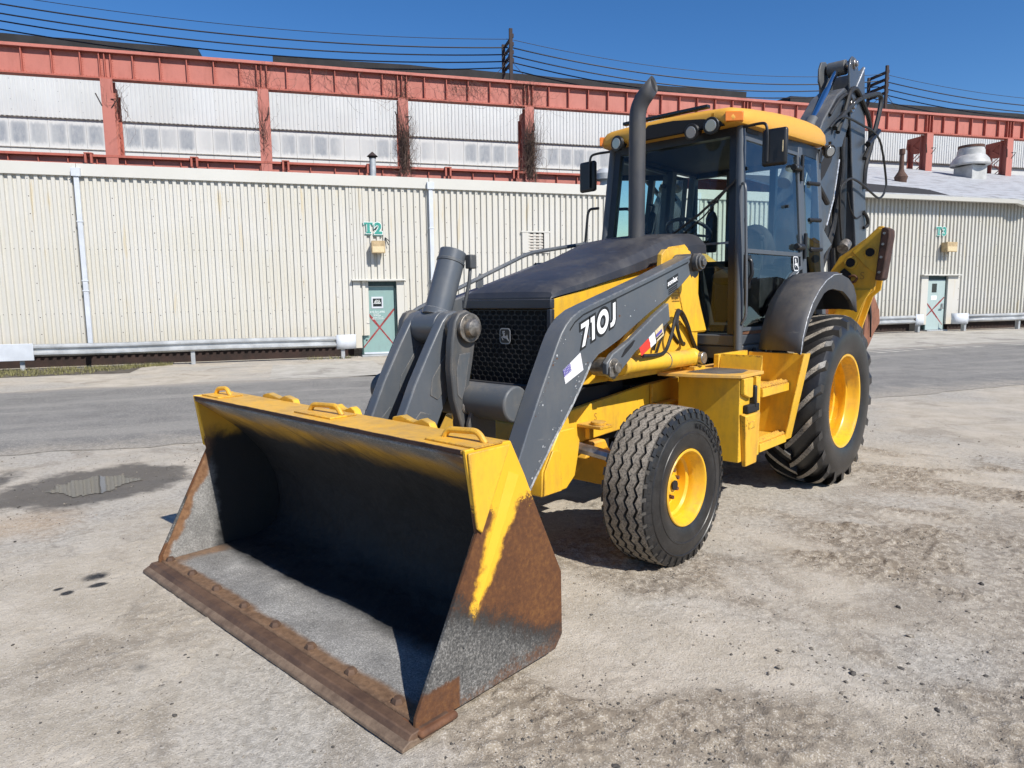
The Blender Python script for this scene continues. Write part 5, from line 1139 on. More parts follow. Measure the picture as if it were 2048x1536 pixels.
b = MB(); b.cyl((-.75,0,.70),(.75,0,.70),.13,n=24); b.cyl((-.25,0,.70),(.25,0,.70),.26,n=24); b.obj('rear_axle', mat['yellow_worn'], BL, .01)

# loader mast (tower)
for s in (1,-1):
    zt = 0 if s > 0 else -.14
    b = MB(); b.px([(-2.42,1.05),(-2.38,1.22),(-2.02,1.50),(-1.86,1.72),(-1.85,1.86+zt),(-1.80,1.895+zt),(-1.54,1.920+zt),(-1.46,1.895+zt),(-1.21,1.31),(-1.385,1.31),(-1.40,1.05)], s*.505, s*.545); tw = b.obj('loader_mast', mat['yellow'], BL, .006)
    b = MB(); b.px([(-1.50,1.32),(-1.66,1.68),(-1.60,1.75),(-1.44,1.75),(-1.21,1.32)], s*.5452, s*.552); b.obj('mast_cover', mat['yellow'], tw, .004)
    if s > 0:
        for i, (y, z, w, h) in enumerate(((-1.66,1.60,.11,.11),(-1.62,1.44,.10,.13))):
            for k in range(6):
                q = MB(); q.box((.5456 if i else .5526,y-w/2,z-h/2+k*h/6),(.5463 if i else .5533,y+w/2-(k%3)*.015,z-h/2+k*h/6+.006)); q.obj('faded_decal_line', mat['brown_ink'], tw, smooth=0)
        q = MB(); q.box((.5455,-1.46,1.37),(.547,-1.39,1.41)); q.obj('warning_plate', mat['dark'], tw, smooth=0)
        q = MB(); q.lathe([(0,.012),(.016,.012),(.02,0)], (.546,-1.59,1.245), 12); q.obj('hose_fitting', mat['steel'], tw)
# hydraulic hoses by the mast
def hose(pts, r=.012, m='hose', par=BL, k=8): q = MB(); q.tube(spline(pts, k), r, 8); return q.obj('hydraulic_hose', mat[m], par)
hose([(.72,-2.36,1.215),(.70,-2.16,1.205),(.68,-2.02,1.222),(.67,-1.93,1.32),(.66,-1.87,1.42),(.64,-1.80,1.475),(.60,-1.70,1.47),(.58,-1.55,1.36),(.57,-1.45,1.26),(.56,-1.36,1.17)], .0125)
hose([(.57,-1.58,1.245),(.63,-1.70,1.245),(.66,-1.80,1.30),(.66,-1.84,1.39),(.63,-1.77,1.465),(.60,-1.66,1.46),(.57,-1.52,1.36),(.54,-1.38,1.20),(.50,-1.25,1.14)], .0125)
hose([(.565,-1.98,1.22),(.57,-1.93,1.33),(.57,-1.86,1.40),(.56,-1.78,1.37),(.555,-1.68,1.29),(.55,-1.62,1.25)], .011)
hose([(.60,-2.0,1.20),(.62,-1.96,1.32),(.62,-1.90,1.40)], .008)
# ---- cab
CAB = None
def cab():
    global CAB
    # floor pan and sill
    b = MB(); b.prism([(-.655,-.93,1.19),(.655,-.93,1.19),(.70,-.33,1.19),(.70,.72,1.19),(-.70,.72,1.19),(-.70,-.33,1.19)],[(-.655,-.93,1.275),(.655,-.93,1.275),(.715,-.33,1.275),(.715,.72,1.275),(-.715,.72,1.275),(-.715,-.33,1.275)])
    CAB = b.obj('cab', mat['cabframe'], BL, .01)
    b = MB(); b.prism([(-.60,-.90,1.085),(.66,-.90,1.085),(.70,-.36,1.10),(-.70,-.36,1.10)],[(-.60,-.905,1.188),(.665,-.905,1.188),(.705,-.36,1.188),(-.70,-.36,1.188)]); sk = b.obj('cab_skirt', mat['gray_worn'], BL, .012)
    for y in (-.72,-.50):
        q = MB(); q.cyl((.70+.012*(y+.9),y,1.14),(.716+.012*(y+.9),y,1.14),.028,n=16); q.obj('skirt_hole', mat['dark'], sk)
    b = MB(); b.prism([(.663,-.86,1.2755),(.735,-.34,1.2755),(.72,-.34,1.2755),(.648,-.86,1.2755)],[(.663,-.86,1.30),(.735,-.34,1.30),(.72,-.34,1.30),(.648,-.86,1.30)]); b.obj('door_sill', mat['rust'], CAB)
    b = MB(); b.box((.44,-.86,.98),(.58,-.74,1.085)); b.box((-.58,-.86,.98),(-.44,-.74,1.085)); b.obj('cab_mount', mat['yellow'], CAB, .01)
    xs = lambda y, z: (.640+.080*clamp((y+.87)/1.16)) - (z-1.8)*(.055+.021*clamp((y+.87)/1.16))     # half width of the cab side at y, z
    ya = lambda z: -.93+(z-1.2)*.085                                                                   # windshield plane
    for s in (1,-1):
        P = [Vector((s*xs(ya(z),z),ya(z),z)) for z in (1.16,1.5,2.0,2.5,2.86)]
        b = MB(); b.tube(P, .033, 14); b.obj('front_pillar', mat['cabframe'], CAB)
        b = MB(); rows = [[(s*(xs(ya(z),z)-.03),ya(z)-.012,z),(s*(xs(ya(z),z)-.085),ya(z)-.008,z),(s*(xs(ya(z),z)-.085),ya(z)+.05,z),(s*(xs(ya(z),z)-.03),ya(z)+.05,z)] for z in (1.28,2.0,2.86)]; b.loft(rows, closed=True, cap=True); b.obj('windshield_trim', mat['cabdark'], CAB)
        # rear pillar, door hinge pillar
        for y0, y1, nm in ((.225,.315,'hinge_pillar'),(.66,.75,'rear_pillar')):
            rows = [[(s*(xs(y0,z)),y0,z),(s*(xs(y1,z)),y1,z),(s*(xs(y1,z)-.06),y1,z),(s*(xs(y0,z)-.06),y0,z)] for z in (1.70 if nm == 'hinge_pillar' else 1.28,2.2,2.88)]
            b = MB(); b.loft(rows, closed=True, cap=True); b.obj(nm, mat['cabframe'], CAB, .006)
        # top rail
        rows = [[(s*xs(y,2.86),y,2.80),(s*xs(y,2.86),y,2.90),(s*(xs(y,2.86)-.06),y,2.90),(s*(xs(y,2.86)-.06),y,2.80)] for y in (-.78,-.2,.3,.74)]
        b = MB(); b.loft(rows, closed=True, cap=True); b.obj('top_rail', mat['cabdark'], CAB)
        # door: frame following the fender curve, upper pane, lower pane, mid rail
        arc = [(.215,1.80),(.12,1.775),(.02,1.73),(-.08,1.66),(-.17,1.57),(-.235,1.47),(-.285,1.37),(-.325,1.30)]
        outer = [(ya(2.80)+.045,2.80),(.215,2.80)]+arc+[(ya(1.30)+.045,1.30)]
        X = lambda y, z, k: s*(xs(y,z)+k)
        C = [Vector((0,y,z)) for y, z in outer]; cen = sum(C, Vector())/len(C)
        inner = []
        nP = len(C)
        for i in range(nP):
            a = (C[i]-C[i-1]).normalized(); c = (C[(i+1)%nP]-C[i]).normalized(); n1 = Vector((0,-a.z,a.y)); n2 = Vector((0,-c.z,c.y)); mm = (n1+n2)/max(.4,1+n1.dot(n2)); inner.append(C[i]-mm*-.030*(-1 if True else 1))
        # orientation check: inner ring must be nearer the centre
        if (inner[0]-cen).length > (C[0]-cen).length: inner = [C[i]*2-inner[i] for i in range(nP)]
        b = MB(); A = [(X(p.y,p.z,.006),p.y,p.z) for p in C]; B = [(X(p.y,p.z,.006),p.y,p.z) for p in inner]; A2 = [(X(p.y,p.z,-.03),p.y,p.z) for p in C]; B2 = [(X(p.y,p.z,-.03),p.y,p.z) for p in inner]
        b.loft([A2,A,B,B2], closed=True); dr = b.obj('door', mat['cabframe'], CAB, .004); 
        b = MB(); b.add([(X(p.y,p.z,-.006),p.y,p.z) for p in inner], [tuple(range(nP))]); b.obj('pane', mat['glass_dark'], dr, smooth=0)
        rows = [[(X(y,1.905,.007),y,1.905),(X(y,1.94,.007),y,1.94),(X(y,1.94,-.02),y,1.94),(X(y,1.905,-.02),y,1.905)] for y in (-.84,-.3,.19)]
        b = MB(); b.loft(rows, closed=True, cap=True); b.obj('mid_rail', mat['cabframe'], dr, .003)
        b = MB(); P = [(X(y,z,.011),y,z) for y, z in arc[1:]]; b.tube(P, .0045, 5); b.obj('edge_seal', mat['worn'], dr)
        # latch handle, knob screws, hinges
        b = MB(); b.tube(fillet([(X(-.80,1.86,.01),-.79,1.86),(X(-.80,1.86,.05),-.78,1.85),(X(-.80,1.72,.055),-.78,1.74),(X(-.80,1.65,.01),-.79,1.66)], .02, 4), .016, 8); b.box((min(X(-.8,1.76,-.005),X(-.8,1.76,.022)),-.83,1.63),(max(X(-.8,1.76,-.005),X(-.8,1.76,.022)),-.72,1.89)); b.obj('latch_handle', mat['black'], dr, .01)
        for (y, z) in ((-.74,2.55),(-.78,2.16),(-.05,2.32)):
            b = MB(); b.cyl((X(y,z,-.01),y,z),(X(y,z,.02),y,z),.014,n=12); b.obj('pane_knob', mat['black'], dr)
        for z in (2.66,1.99):
            b = MB(); b.tube([(X(.10,z,.014),.08,z),(X(.20,z,.014),.21,z)], .028, 10); b.cyl((X(.24,z,.02),.245,z-.10),(X(.24,z,.02),.245,z+.12),.016,n=10); b.obj('hinge', mat['black'], dr, .004)
            b = MB(); b.cyl((X(.10,z,.04),.10,z),(X(.10,z,.046),.10,z),.010,n=10); b.obj('hinge_bolt', mat['steel'], dr)
        # rear quarter pane with its knobs
        q = [(.325,1.70),(.65,1.70),(.65,2.79),(.325,2.79)]
        b = MB(); b.add([(X(y,z,.004),y,z) for y, z in q], [(0,1,2,3)]); qp = b.obj('quarter_pane', mat['glass_dark'], CAB, smooth=0)
        for z in (2.56,2.24,1.98):
            b = MB(); b.cyl((X(.5,z,.0),.40,z),(X(.5,z,.05),.55,z),.018,n=10); b.obj('pane_latch', mat['black'], qp, .004)
        b = MB(); rows = [[(X(y,1.68,.0),y,1.62),(X(y,1.70,.0),y,1.70),(X(y,1.7,-.05),y,1.70),(X(y,1.7,-.05),y,1.62)] for y in (.2,.45,.74)]; b.loft(rows, closed=True, cap=True); b.obj('lower_rail', mat['cabframe'], CAB)
        # inner wall behind the wheel
        b = MB(); b.px([(-.30,1.20),(-.26,1.40),(-.15,1.52),(.02,1.60),(.2,1.63),(.74,1.62),(.74,1.2)], s*.64, s*.655); b.obj('wheel_housing', mat['interior'], CAB)
    # windshield, lower front panes
    W = lambda z, k=.065: xs(ya(z),z)-k
    b = MB(); b.add([(-W(1.30),ya(1.30)+.01,1.30),(W(1.30),ya(1.30)+.01,1.30),(W(2.82),ya(2.82)+.01,2.82),(-W(2.82),ya(2.82)+.01,2.82)], [(0,1,2,3)]); ws = b.obj('windshield', mat['glass'], CAB, smooth=0)
    b = MB(); b.loft([[(x,ya(1.985)-.004,1.978),(x,ya(1.985)-.004,1.994),(x,ya(1.985)+.016,1.994),(x,ya(1.985)+.016,1.978)] for x in (-W(1.98),W(1.98))], closed=True, cap=True); b.obj('windshield_joint', mat['steel'], ws)
    b = MB(); b.box((-.60,-.80,2.80),(.60,-.72,2.90)); b.obj('front_header', mat['cabdark'], CAB)
    # wiper
    b = MB(); b.tube([(.05,-.915,2.06),(.30,-.885,2.22),(.57,-.855,2.44)], .010, 6); b.tube([(.10,-.91,2.03),(.34,-.885,2.20),(.585,-.855,2.46)], .006, 6); b.box((.03,-.93,2.0),(.08,-.89,2.08)); b.obj('wiper', mat['black'], ws)
    # rear wall: posts and panes
    for x in (-.62,-.22,.22,.62):
        b = MB(); b.box((x-.03,.70,1.28),(x+.03,.76,2.88)); b.obj('rear_post', mat['cabdark'], CAB, .006)
    b = MB(); b.box((-.66,.70,1.28),(.66,.76,1.93)); b.box((-.66,.705,2.78),(.66,.755,2.90)); b.obj('rear_panel', mat['cabdark'], CAB, .006)
    b = MB(); b.add([(-.6,.73,1.94),(.6,.73,1.94),(.6,.73,2.78),(-.6,.73,2.78)],[(0,1,2,3)]); b.obj('rear_pane', mat['glass'], CAB, smooth=0)
    b = MB(); b.box((-.60,-.76,2.83),(.60,.74,2.90)); b.obj('headliner', mat['interior'], CAB)
    # interior
    b = MB(); b.sphere((.16,.16,1.74),.25,16,10,sq=(1,1,.42)); b.obj('seat_cushion', mat['interior'], CAB)
    b = MB(); b.sphere((.18,.42,1.98),.22,16,10,sq=(.95,.38,1.20)); b.obj('seat_back', mat['interior'], CAB)
    b = MB(); b.box((.0,-.02,1.28),(.32,.34,1.70)); b.obj('seat_base', mat['interior'], CAB, .03)
    b = MB(); b.prism([(-.34,-.84,1.28),(.36,-.84,1.28),(.28,-.50,1.28),(-.25,-.50,1.28)],[(-.30,-.84,2.02),(.30,-.84,2.02),(.14,-.62,2.06),(-.14,-.62,2.06)]); b.obj('dashboard', mat['interior'], CAB, .03)
    for x in (-.36,.36): q = MB(); q.box((x-.22,.30,1.28),(x+.22,.69,1.86)); q.obj('rear_console', mat['interior'], CAB, .03)
    q = MB(); q.box((-.58,-.70,1.28),(.58,.68,1.34)); q.obj('floor_mat', mat['dark'], CAB)
    c = Vector((.0,-.50,2.13)); d = Vector((0,.50,.86)).normalized(); e1 = Vector((1,0,0)); e2 = d.cross(e1); b = MB()
    b.tube([c+(e1*math.cos(t)+e2*math.sin(t))*.19 for t in [i*2*math.pi/28 for i in range(28)]], .016, 8, closed=True)
    for t in (.5,2.6,4.7): b.tube([c-d*.03,c+(e1*math.cos(t)+e2*math.sin(t))*.19], .011, 6)
    b.tube([c-d*.03,c-d*.35], .035, 8); b.obj('steering_wheel', mat['black'], CAB)
    for x in (.42,-.46):
        b = MB(); b.box((x-.10,-.2,1.28),(x+.10,.45,1.80)); b.tube([(x,.05,1.80),(x+.02,-.02,2.05)], .012, 6); b.sphere((x+.02,-.02,2.08),.03,8,6); b.obj('control_console', mat['interior'], CAB, .03)
    b = MB(); b.lathe([(.0,2.02),(.05,2.02),(.058,2.05),(.058,2.36),(.04,2.41),(.02,2.43),(.02,2.50),(0,2.50)], (-.36,.62,0), 14, axis='z'); b.box((-.37,.55,2.50),(-.28,.60,2.52)); b.obj('fire_extinguisher', mat['interior'], CAB)
    b = MB(); b.tube(fillet([(-.60,-.72,2.36),(-.50,-.66,2.36),(-.47,-.64,2.30),(-.50,-.68,2.06),(-.56,-.74,2.02),(-.63,-.80,2.05)], .05, 5), .014, 8); b.obj('inner_grab_rail', mat['black'], CAB)
    # decal on the door (left side)
    y, z = .085, 1.845; n = Vector((1,-.07,.07)).normalized()
    deer('maker_emblem', (xs(y,z)+.004,y,z), Vector((.07,1,0)).normalized(), Vector((-.076,0,1)).normalized(), .088, .115, CAB, mat['white'], mat['blackdecal'], mat['white'])
    # roof
    def sec(y, w, z0, z1, c):
        pts = [(-w+.05,y,z0),(-w+.012,y,z0+.004),(-w,y,z0+.03),(-w+.01,y,z1-.05),(-w+.05,y,z1-.012)]
        return pts+[(k*(w-.10),y,z1+c*(1-k*k)) for k in (-1,-.5,0,.5,1)]+[(-p[0],p[1],p[2]) for p in reversed(pts)]
    S = [sec(-.955,.56,2.885,2.955,.006),sec(-.94,.60,2.872,2.978,.012),sec(-.89,.635,2.862,2.992,.02),sec(-.70,.665,2.864,3.012,.03),sec(-.35,.69,2.872,3.045,.03),sec(.0,.70,2.885,3.075,.03),sec(.35,.70,2.90,3.095,.03),sec(.62,.695,2.918,3.10,.028),sec(.80,.67,2.935,3.08,.02),sec(.90,.62,2.95,3.03,.01)]
    b = MB(); b.loft(S, closed=True, cap=True); rf = b.obj('roof', mat['roofyel'], CAB, smooth=50)
    b = MB(); b.py([(-.24,2.855),(-.13,2.962),(.10,2.958),(.36,2.925),(.50,2.885),(.52,2.855)], -.962, -.92); b.obj('roof_shade_panel', mat['dark'], rf)  # dark panel laid over the roof front, standing in for shade under the brim
    b = MB(); b.box((-.42,-.90,3.022),(.36,-.85,3.048)); lbr = b.obj('light_bar', mat['black'], rf, .004)
    for k in range(20): q = MB(); q.box((-.405+k*.038,-.904,3.027),(-.405+k*.038+.026,-.9002,3.043)); q.obj('light_cell', mat['winglass'], lbr)
    def lampo(c, d, r=.058, nm='work_light'):
        c = Vector(c); d = Vector(d).normalized(); q = MB(); q.cyl(c-d*.07,c,r*.75,r*1.12,n=20); q.cyl(c,c+d*.018,r*1.12,n=20); o = q.obj(nm, mat['black'], rf, .006)
        q = MB(); q.cyl(c+d*.0185,c+d*.024,r*.80,r*.74,n=20); q.obj('lens', mat['lens'], o, .003)
        q = MB(); q.box((c.x-.012,c.y+.01,c.z+r*.9),(c.x+.012,c.y+.04,c.z+r*1.6)); q.obj('bracket', mat['black'], o); return o
    lampo((-.430,-.955,2.868),(-.15,-1,-.1)); lampo((.265,-.955,2.845),(-.1,-1,-.25)); lampo((.432,-.965,2.862),(.05,-1,-.12)); lampo((.70,.80,2.885),(.85,-.45,-.35), .055); lampo((-.70,.80,2.885),(-.85,.45,-.35), .055)
    for s, x0, x1 in ((1,.54,.655),(-1,-.618,-.53)):
        q = MB(); q.prism([(x0,-.972 if s>0 else -.962,2.872),(x1,-.90,2.872),(x1,-.90,2.945),(x0,-.972 if s>0 else -.962,2.950)],[(x0,-.93,2.872),(x1-.03*s,-.84,2.872),(x1-.03*s,-.84,2.945),(x0,-.93,2.950)]); q.obj('indicator_lamp', mat['amber'], rf, .008)
    # mirrors
    for s in (1,-1):
        c = Vector((s*.858,-.80,2.665)); q = MB(); e1 = Vector((1,.10*s,0)).normalized(); e3 = Vector((0,0,1)); e2 = e3.cross(e1)
        q.obox(c, e1, e2, e3, (-.092,-.022,-.135), (.092,.026,.135)); mo = q.obj('mirror', mat['black'], CAB, .022, 3)
        q = MB(); q.obox(c+e2*.027, e1, e2, e3, (-.08,0,-.12), (.08,.002,.12)); q.obj('mirror_glass', mat['chrome'], mo)
        q = MB(); q.tube(fillet([(s*.60,-.80,2.85),(s*.74,-.82,2.85),(s*.80,-.835,2.84),(s*.815,-.835,2.76),(s*.815,-.835,2.56)], .05, 5), .011, 8); q.obj('mirror_arm', mat['black'], mo)
    q = MB(); q.box((.925,-.831,2.62),(.930,-.8245,2.70)); q.obj('mirror_label', mat['tan'], CAB)
    # outer grab rails
    for s in (1,-1):
        q = MB(); q.tube(fillet([(s*.665,-.90,2.36),(s*.755,-.91,2.36),(s*.77,-.92,2.32),(s*.80,-.93,1.98),(s*.70,-.91,1.90)], .05, 5), .012, 8)
        if s < 0: q.obj('grab_rail', mat['black'], CAB)
    q = MB(); q.tube(fillet([(.640,-.86,2.42),(.665,-.875,2.42),(.680,-.885,2.38),(.722,-.915,1.60),(.728,-.925,1.42),(.70,-.93,1.36)], .03, 5), .011, 8); q.obj('grab_rail', mat['cabframe'], CAB)
mat['roofyel'] = paint('roof_yellow_plastic', (0.72,0.365,0.048), (0.50,0.28,0.08), 0.30, 0.0, 0.42)
cab()

# ---- rear fenders
def fender(s):
    arc = [(-.985,1.16),(-.955,1.28),(-.885,1.41),(-.79,1.525),(-.66,1.62),(-.52,1.69),(-.36,1.735),(-.18,1.745),(.0,1.715),(.13,1.66),(.21,1.58),(.255,1.44)]
    ins = [(-.925,1.17),(-.895,1.26),(-.825,1.355),(-.74,1.44),(-.63,1.52),(-.53,1.585),(-.44,1.61),(-.34,1.62),(-.10,1.60),(-.02,1.575),(.09,1.53),(.215,1.44)]
    x0, x1 = s*.895, s*1.165; rows = []
    for i, ((y, z), (y2, z2)) in enumerate(zip(arc, ins)):
        rows.append([(s*.80,y+.14,z+.006),(x0,y+.05,z+.012),(s*(.895+.13),y+.012,z+.016),(x1-s*.03,y,z+.008),(x1,y+.012,z-.012),(x1+s*.002,(y+y2)/2,(z+z2)/2),(x1-s*.004,y2,z2),(x1-s*.035,y2+.004,z2)])
    b = MB(); b.loft(rows); b.obj('rear_fender', mat['fender'], BL, smooth=40, solid=.012)
    b = MB(); P = [(x1+s*.0015,y+.016,z-.008) for y, z in arc[:8]]; b.tube(P, .0035, 5); b.obj('fender_lip_highlight', mat['worn'], BL)  # pale bead painted in for the sunlit line along the fender lip
fender(1); fender(-1)

# ---- wheels
def tyre_front(c, s):
    R0 = .474; b = MB(); hw = .185; per = 36; n = per*2; cx = c[0]; rings = []
    side = [(.228,-.165),(.245,-.178),(.30,-.190),(.36,-.188),(.405,-.178)]
    gs = [-.105,-.036,.036,.105]
    for i in range(n):
        a = 2*math.pi*i/n; z = .0125*(1 if i % 2 else -1); row = [(r, h, 0) for r, h in side]
        row += [(.445,-.168,1),(R0-.008,-.150,2)]
        for g in gs:
            gg = g+z; k = 1-(g/.185)**2*.025; row += [(R0*k,gg-.0105,2),(R0*k-.020,gg-.0085,0),(R0*k-.020,gg+.0085,0),(R0*k,gg+.0105,2)]
        row += [(R0-.008,.150,2),(.445,.168,1)]+[(r, -h, 0) for r, h in reversed(side)]
        rings.append((a, row))
    N_ = len(rings[0][1]); vs = []; fs = []; ms = []
    for a, row in rings:
        for r, h, m in row: vs.append((cx+h, c[1]+r*math.cos(a), c[2]+r*math.sin(a)))
    for i in range(n):
        j = (i+1) % n
        for k in range(N_-1):
            fs.append((i*N_+k,i*N_+k+1,j*N_+k+1,j*N_+k)); m0, m1 = rings[0][1][k][2], rings[0][1][k+1][2]
            ms.append(1 if (m0 == 2 and m1 == 2) else (2 if 1 in (m0,m1) and 2 in (m0,m1) and (k < 7 or k > N_-9) else (2 if m0+m1 >= 2 else 0)))
    b.v = vs; b.f = fs; b.m = ms
    # shoulder blocks
    for sd in (-1, 1):
        for i in range(38):
            a0 = 2*math.pi*i/38; 
            for (r0, r1, h0, h1, da, w) in ((.408,.440,.1775,.170,0,.062),(.440,.462,.171,.160,.02,.10)):
                q = []
                for (r, h) in ((r0,h0),(r1,h1)):
                    for t in (a0+da-w/2, a0+da+w/2): q.append((r,h,t))
                A = [(cx+sd*(h-.004),c[1]+r*math.cos(t),c[2]+r*math.sin(t)) for r,h,t in (q[0],q[1],q[3],q[2])]; B = [(cx+sd*(h+.006),c[1]+(r+.004)*math.cos(t),c[2]+(r+.004)*math.sin(t)) for r,h,t in (q[0],q[1],q[3],q[2])]
                b.prism(A,B,0)
        b.lathe([(.318,.187),(.322,.193),(.330,.193),(.334,.187)], (cx,c[1],c[2]), 48) if sd > 0 else b.lathe([(.318,-.187),(.322,-.193),(.330,-.193),(.334,-.187)], (cx,c[1],c[2]), 48)
        b.lathe([(.393,sd*.180),(.397,sd*.186),(.402,sd*.184),(.405,sd*.178)], (cx,c[1],c[2]), 60)
    return b
def wheel_front(s):
    c = (s*.937,-2.433,.463); KX = .84; sq = lambda bb: setattr(bb, 'v', [(c[0]+(p[0]-c[0])*KX, p[1], p[2]) for p in bb.v]) or bb
    b = sq(tyre_front(c, s)); t = b.obj('front_wheel', [mat['rubber'],mat['tread'],mat['rubmid']], BL, smooth=32)
    x = c[0]; b = MB()
    b.lathe([(.226,s*.166),(.231,s*.172),(.226,s*.178),(.216,s*.176),(.206,s*.158),(.198,s*.120),(.188,s*.105),(.186,s*.06),(.172,s*.045),(.168,-s*.02),(.150,-s*.03),(.13,s*.005),(.10,s*.02),(.062,s*.022),(.060,s*.05),(.052,s*.058),(0,s*.058)], c, 56); b.lathe([(.226,-s*.166),(.231,-s*.174),(.20,-s*.16),(.186,-s*.06),(.168,-s*.02)], c, 40); sq(b); rm = b.obj('rim', mat['yellow_rim'], t, smooth=40)
    for i in range(8):
        a = 2*math.pi*i/8+.3; b = MB(); b.cyl((x+s*.018,c[1]+.088*math.cos(a),c[2]+.088*math.sin(a)),(x+s*.04,c[1]+.088*math.cos(a),c[2]+.088*math.sin(a)),.013,n=6); b.obj('lug_nut', mat['rust'], rm)
    b = MB(); b.cyl((x+s*.058,c[1],c[2]),(x+s*.066,c[1],c[2]),.03,n=20); b.obj('hub_cap', mat['dark'], rm)
    if s > 0:
        W = 'HERCULES'
        for i, ch in enumerate(W):
            a = R(78-i*7.2); r = .352; o = Vector((x+.161, c[1]+r*math.cos(a)*1.0, c[2]+r*math.sin(a))); ey = Vector((0,math.cos(a),math.sin(a))); ex = Vector((0,math.sin(a),-math.cos(a)))
            text_obj('sidewall_letter', ch, mat['dark'], o, ex, ey, .042, t, offset=.0015, extrude=.0025, align='CENTER')
mat['yellow_rim'] = paint('rim_yellow', (0.82,0.45,0.02), (0.34,0.16,0.035), 0.6, 0.34, 0.3, 6.0, 12.0, coat=.3)
wheel_front(1); wheel_front(-1)
def wheel_rear(s):
    c = Vector((s*.965,0,.70)); Rt = .700; b = MB(); x = c.x; hw = .235
    prof = [(.385,-.215),(.40,-.228),(.47,-.243),(.55,-.245),(.605,-.234),(.640,-.208),(.660,-.15),(.668,-.075),(.670,0)]; prof += [(r,-h) for r, h in reversed(prof[:-1])]
    b.lathe(prof, c, 72, 0)
    def Rs(h): 
        h = abs(h)
        for (r0, h0), (r1, h1) in zip(prof[3:9], prof[4:9]):
            if -h1 <= h <= -h0: return r0+(r1-r0)*((-h0-h)/max(1e-6,(-h0+h1)))
        return .68
    nl = 21
    for sd in (1,-1):
        for i in range(nl):
            base = 2*math.pi*(i+(.5 if sd < 0 else 0))/nl; secs = []
            for k in range(8):
                t = k/7; h = sd*(-.015+.252*t); lag = .42*t**1.15*(1); a = base-lag*1.0
                wid = .050+.012*t; top = .716-.016*t**2-(.010 if k >= 6 else 0)-(.030 if k == 7 else 0); low = Rs(min(abs(h),.236))-.02
                if k == 7: low = .585
                da = wid/.72
                secs.append([(low,h,a-da*.62),(top,h,a-da*.5),(top,h,a+da*.5),(low,h,a+da*.62)])
            rows = [[(x+h,c.y+r*math.cos(aa),c.z+r*math.sin(aa)) for r, h, aa in q] for q in secs]
            k0 = len(b.v); n = 4; vs = [p for r_ in rows for p in r_]; b.v += vs
            for j in range(7):
                for kk in range(3): b.f.append((k0+j*4+kk,k0+j*4+kk+1,k0+(j+1)*4+kk+1,k0+(j+1)*4+kk)); b.m.append(1 if kk == 1 and j < 6 else 0)
            b.f.append((k0,k0+1,k0+2,k0+3)); b.m.append(0); b.f.append((k0+28,k0+29,k0+30,k0+31)); b.m.append(0)
    t = b.obj('rear_wheel', [mat['rubber'],mat['tread']], BL, smooth=30)
    b = MB(); b.lathe([(.384,s*.205),(.392,s*.214),(.388,s*.222),(.372,s*.218),(.360,s*.196),(.352,s*.13),(.340,s*.118),(.338,s*.085),(.345,s*.075),(.343,s*.03),(.330,s*.02),(.328,-s*.02),(.335,-s*.03),(.330,-s*.07),(.30,-s*.085),(.22,-s*.06),(.15,-s*.05),(.15,s*.0),(.14,s*.01),(0,s*.01)], c, 72); b.lathe([(.384,-s*.205),(.392,-s*.216),(.35,-s*.2),(.33,-s*.07)], c, 48); rm = b.obj('rim', mat['yellow_rim'], t, smooth=40)
    for i in range(10):
        a = 2*math.pi*i/10; q = MB(); q.cyl((x-s*.06,c.y+.20*math.cos(a),c.z+.20*math.sin(a)),(x-s*.03,c.y+.20*math.cos(a),c.z+.20*math.sin(a)),.016,n=6); q.obj('lug_nut', mat['rust'], rm)
wheel_rear(1); wheel_rear(-1)

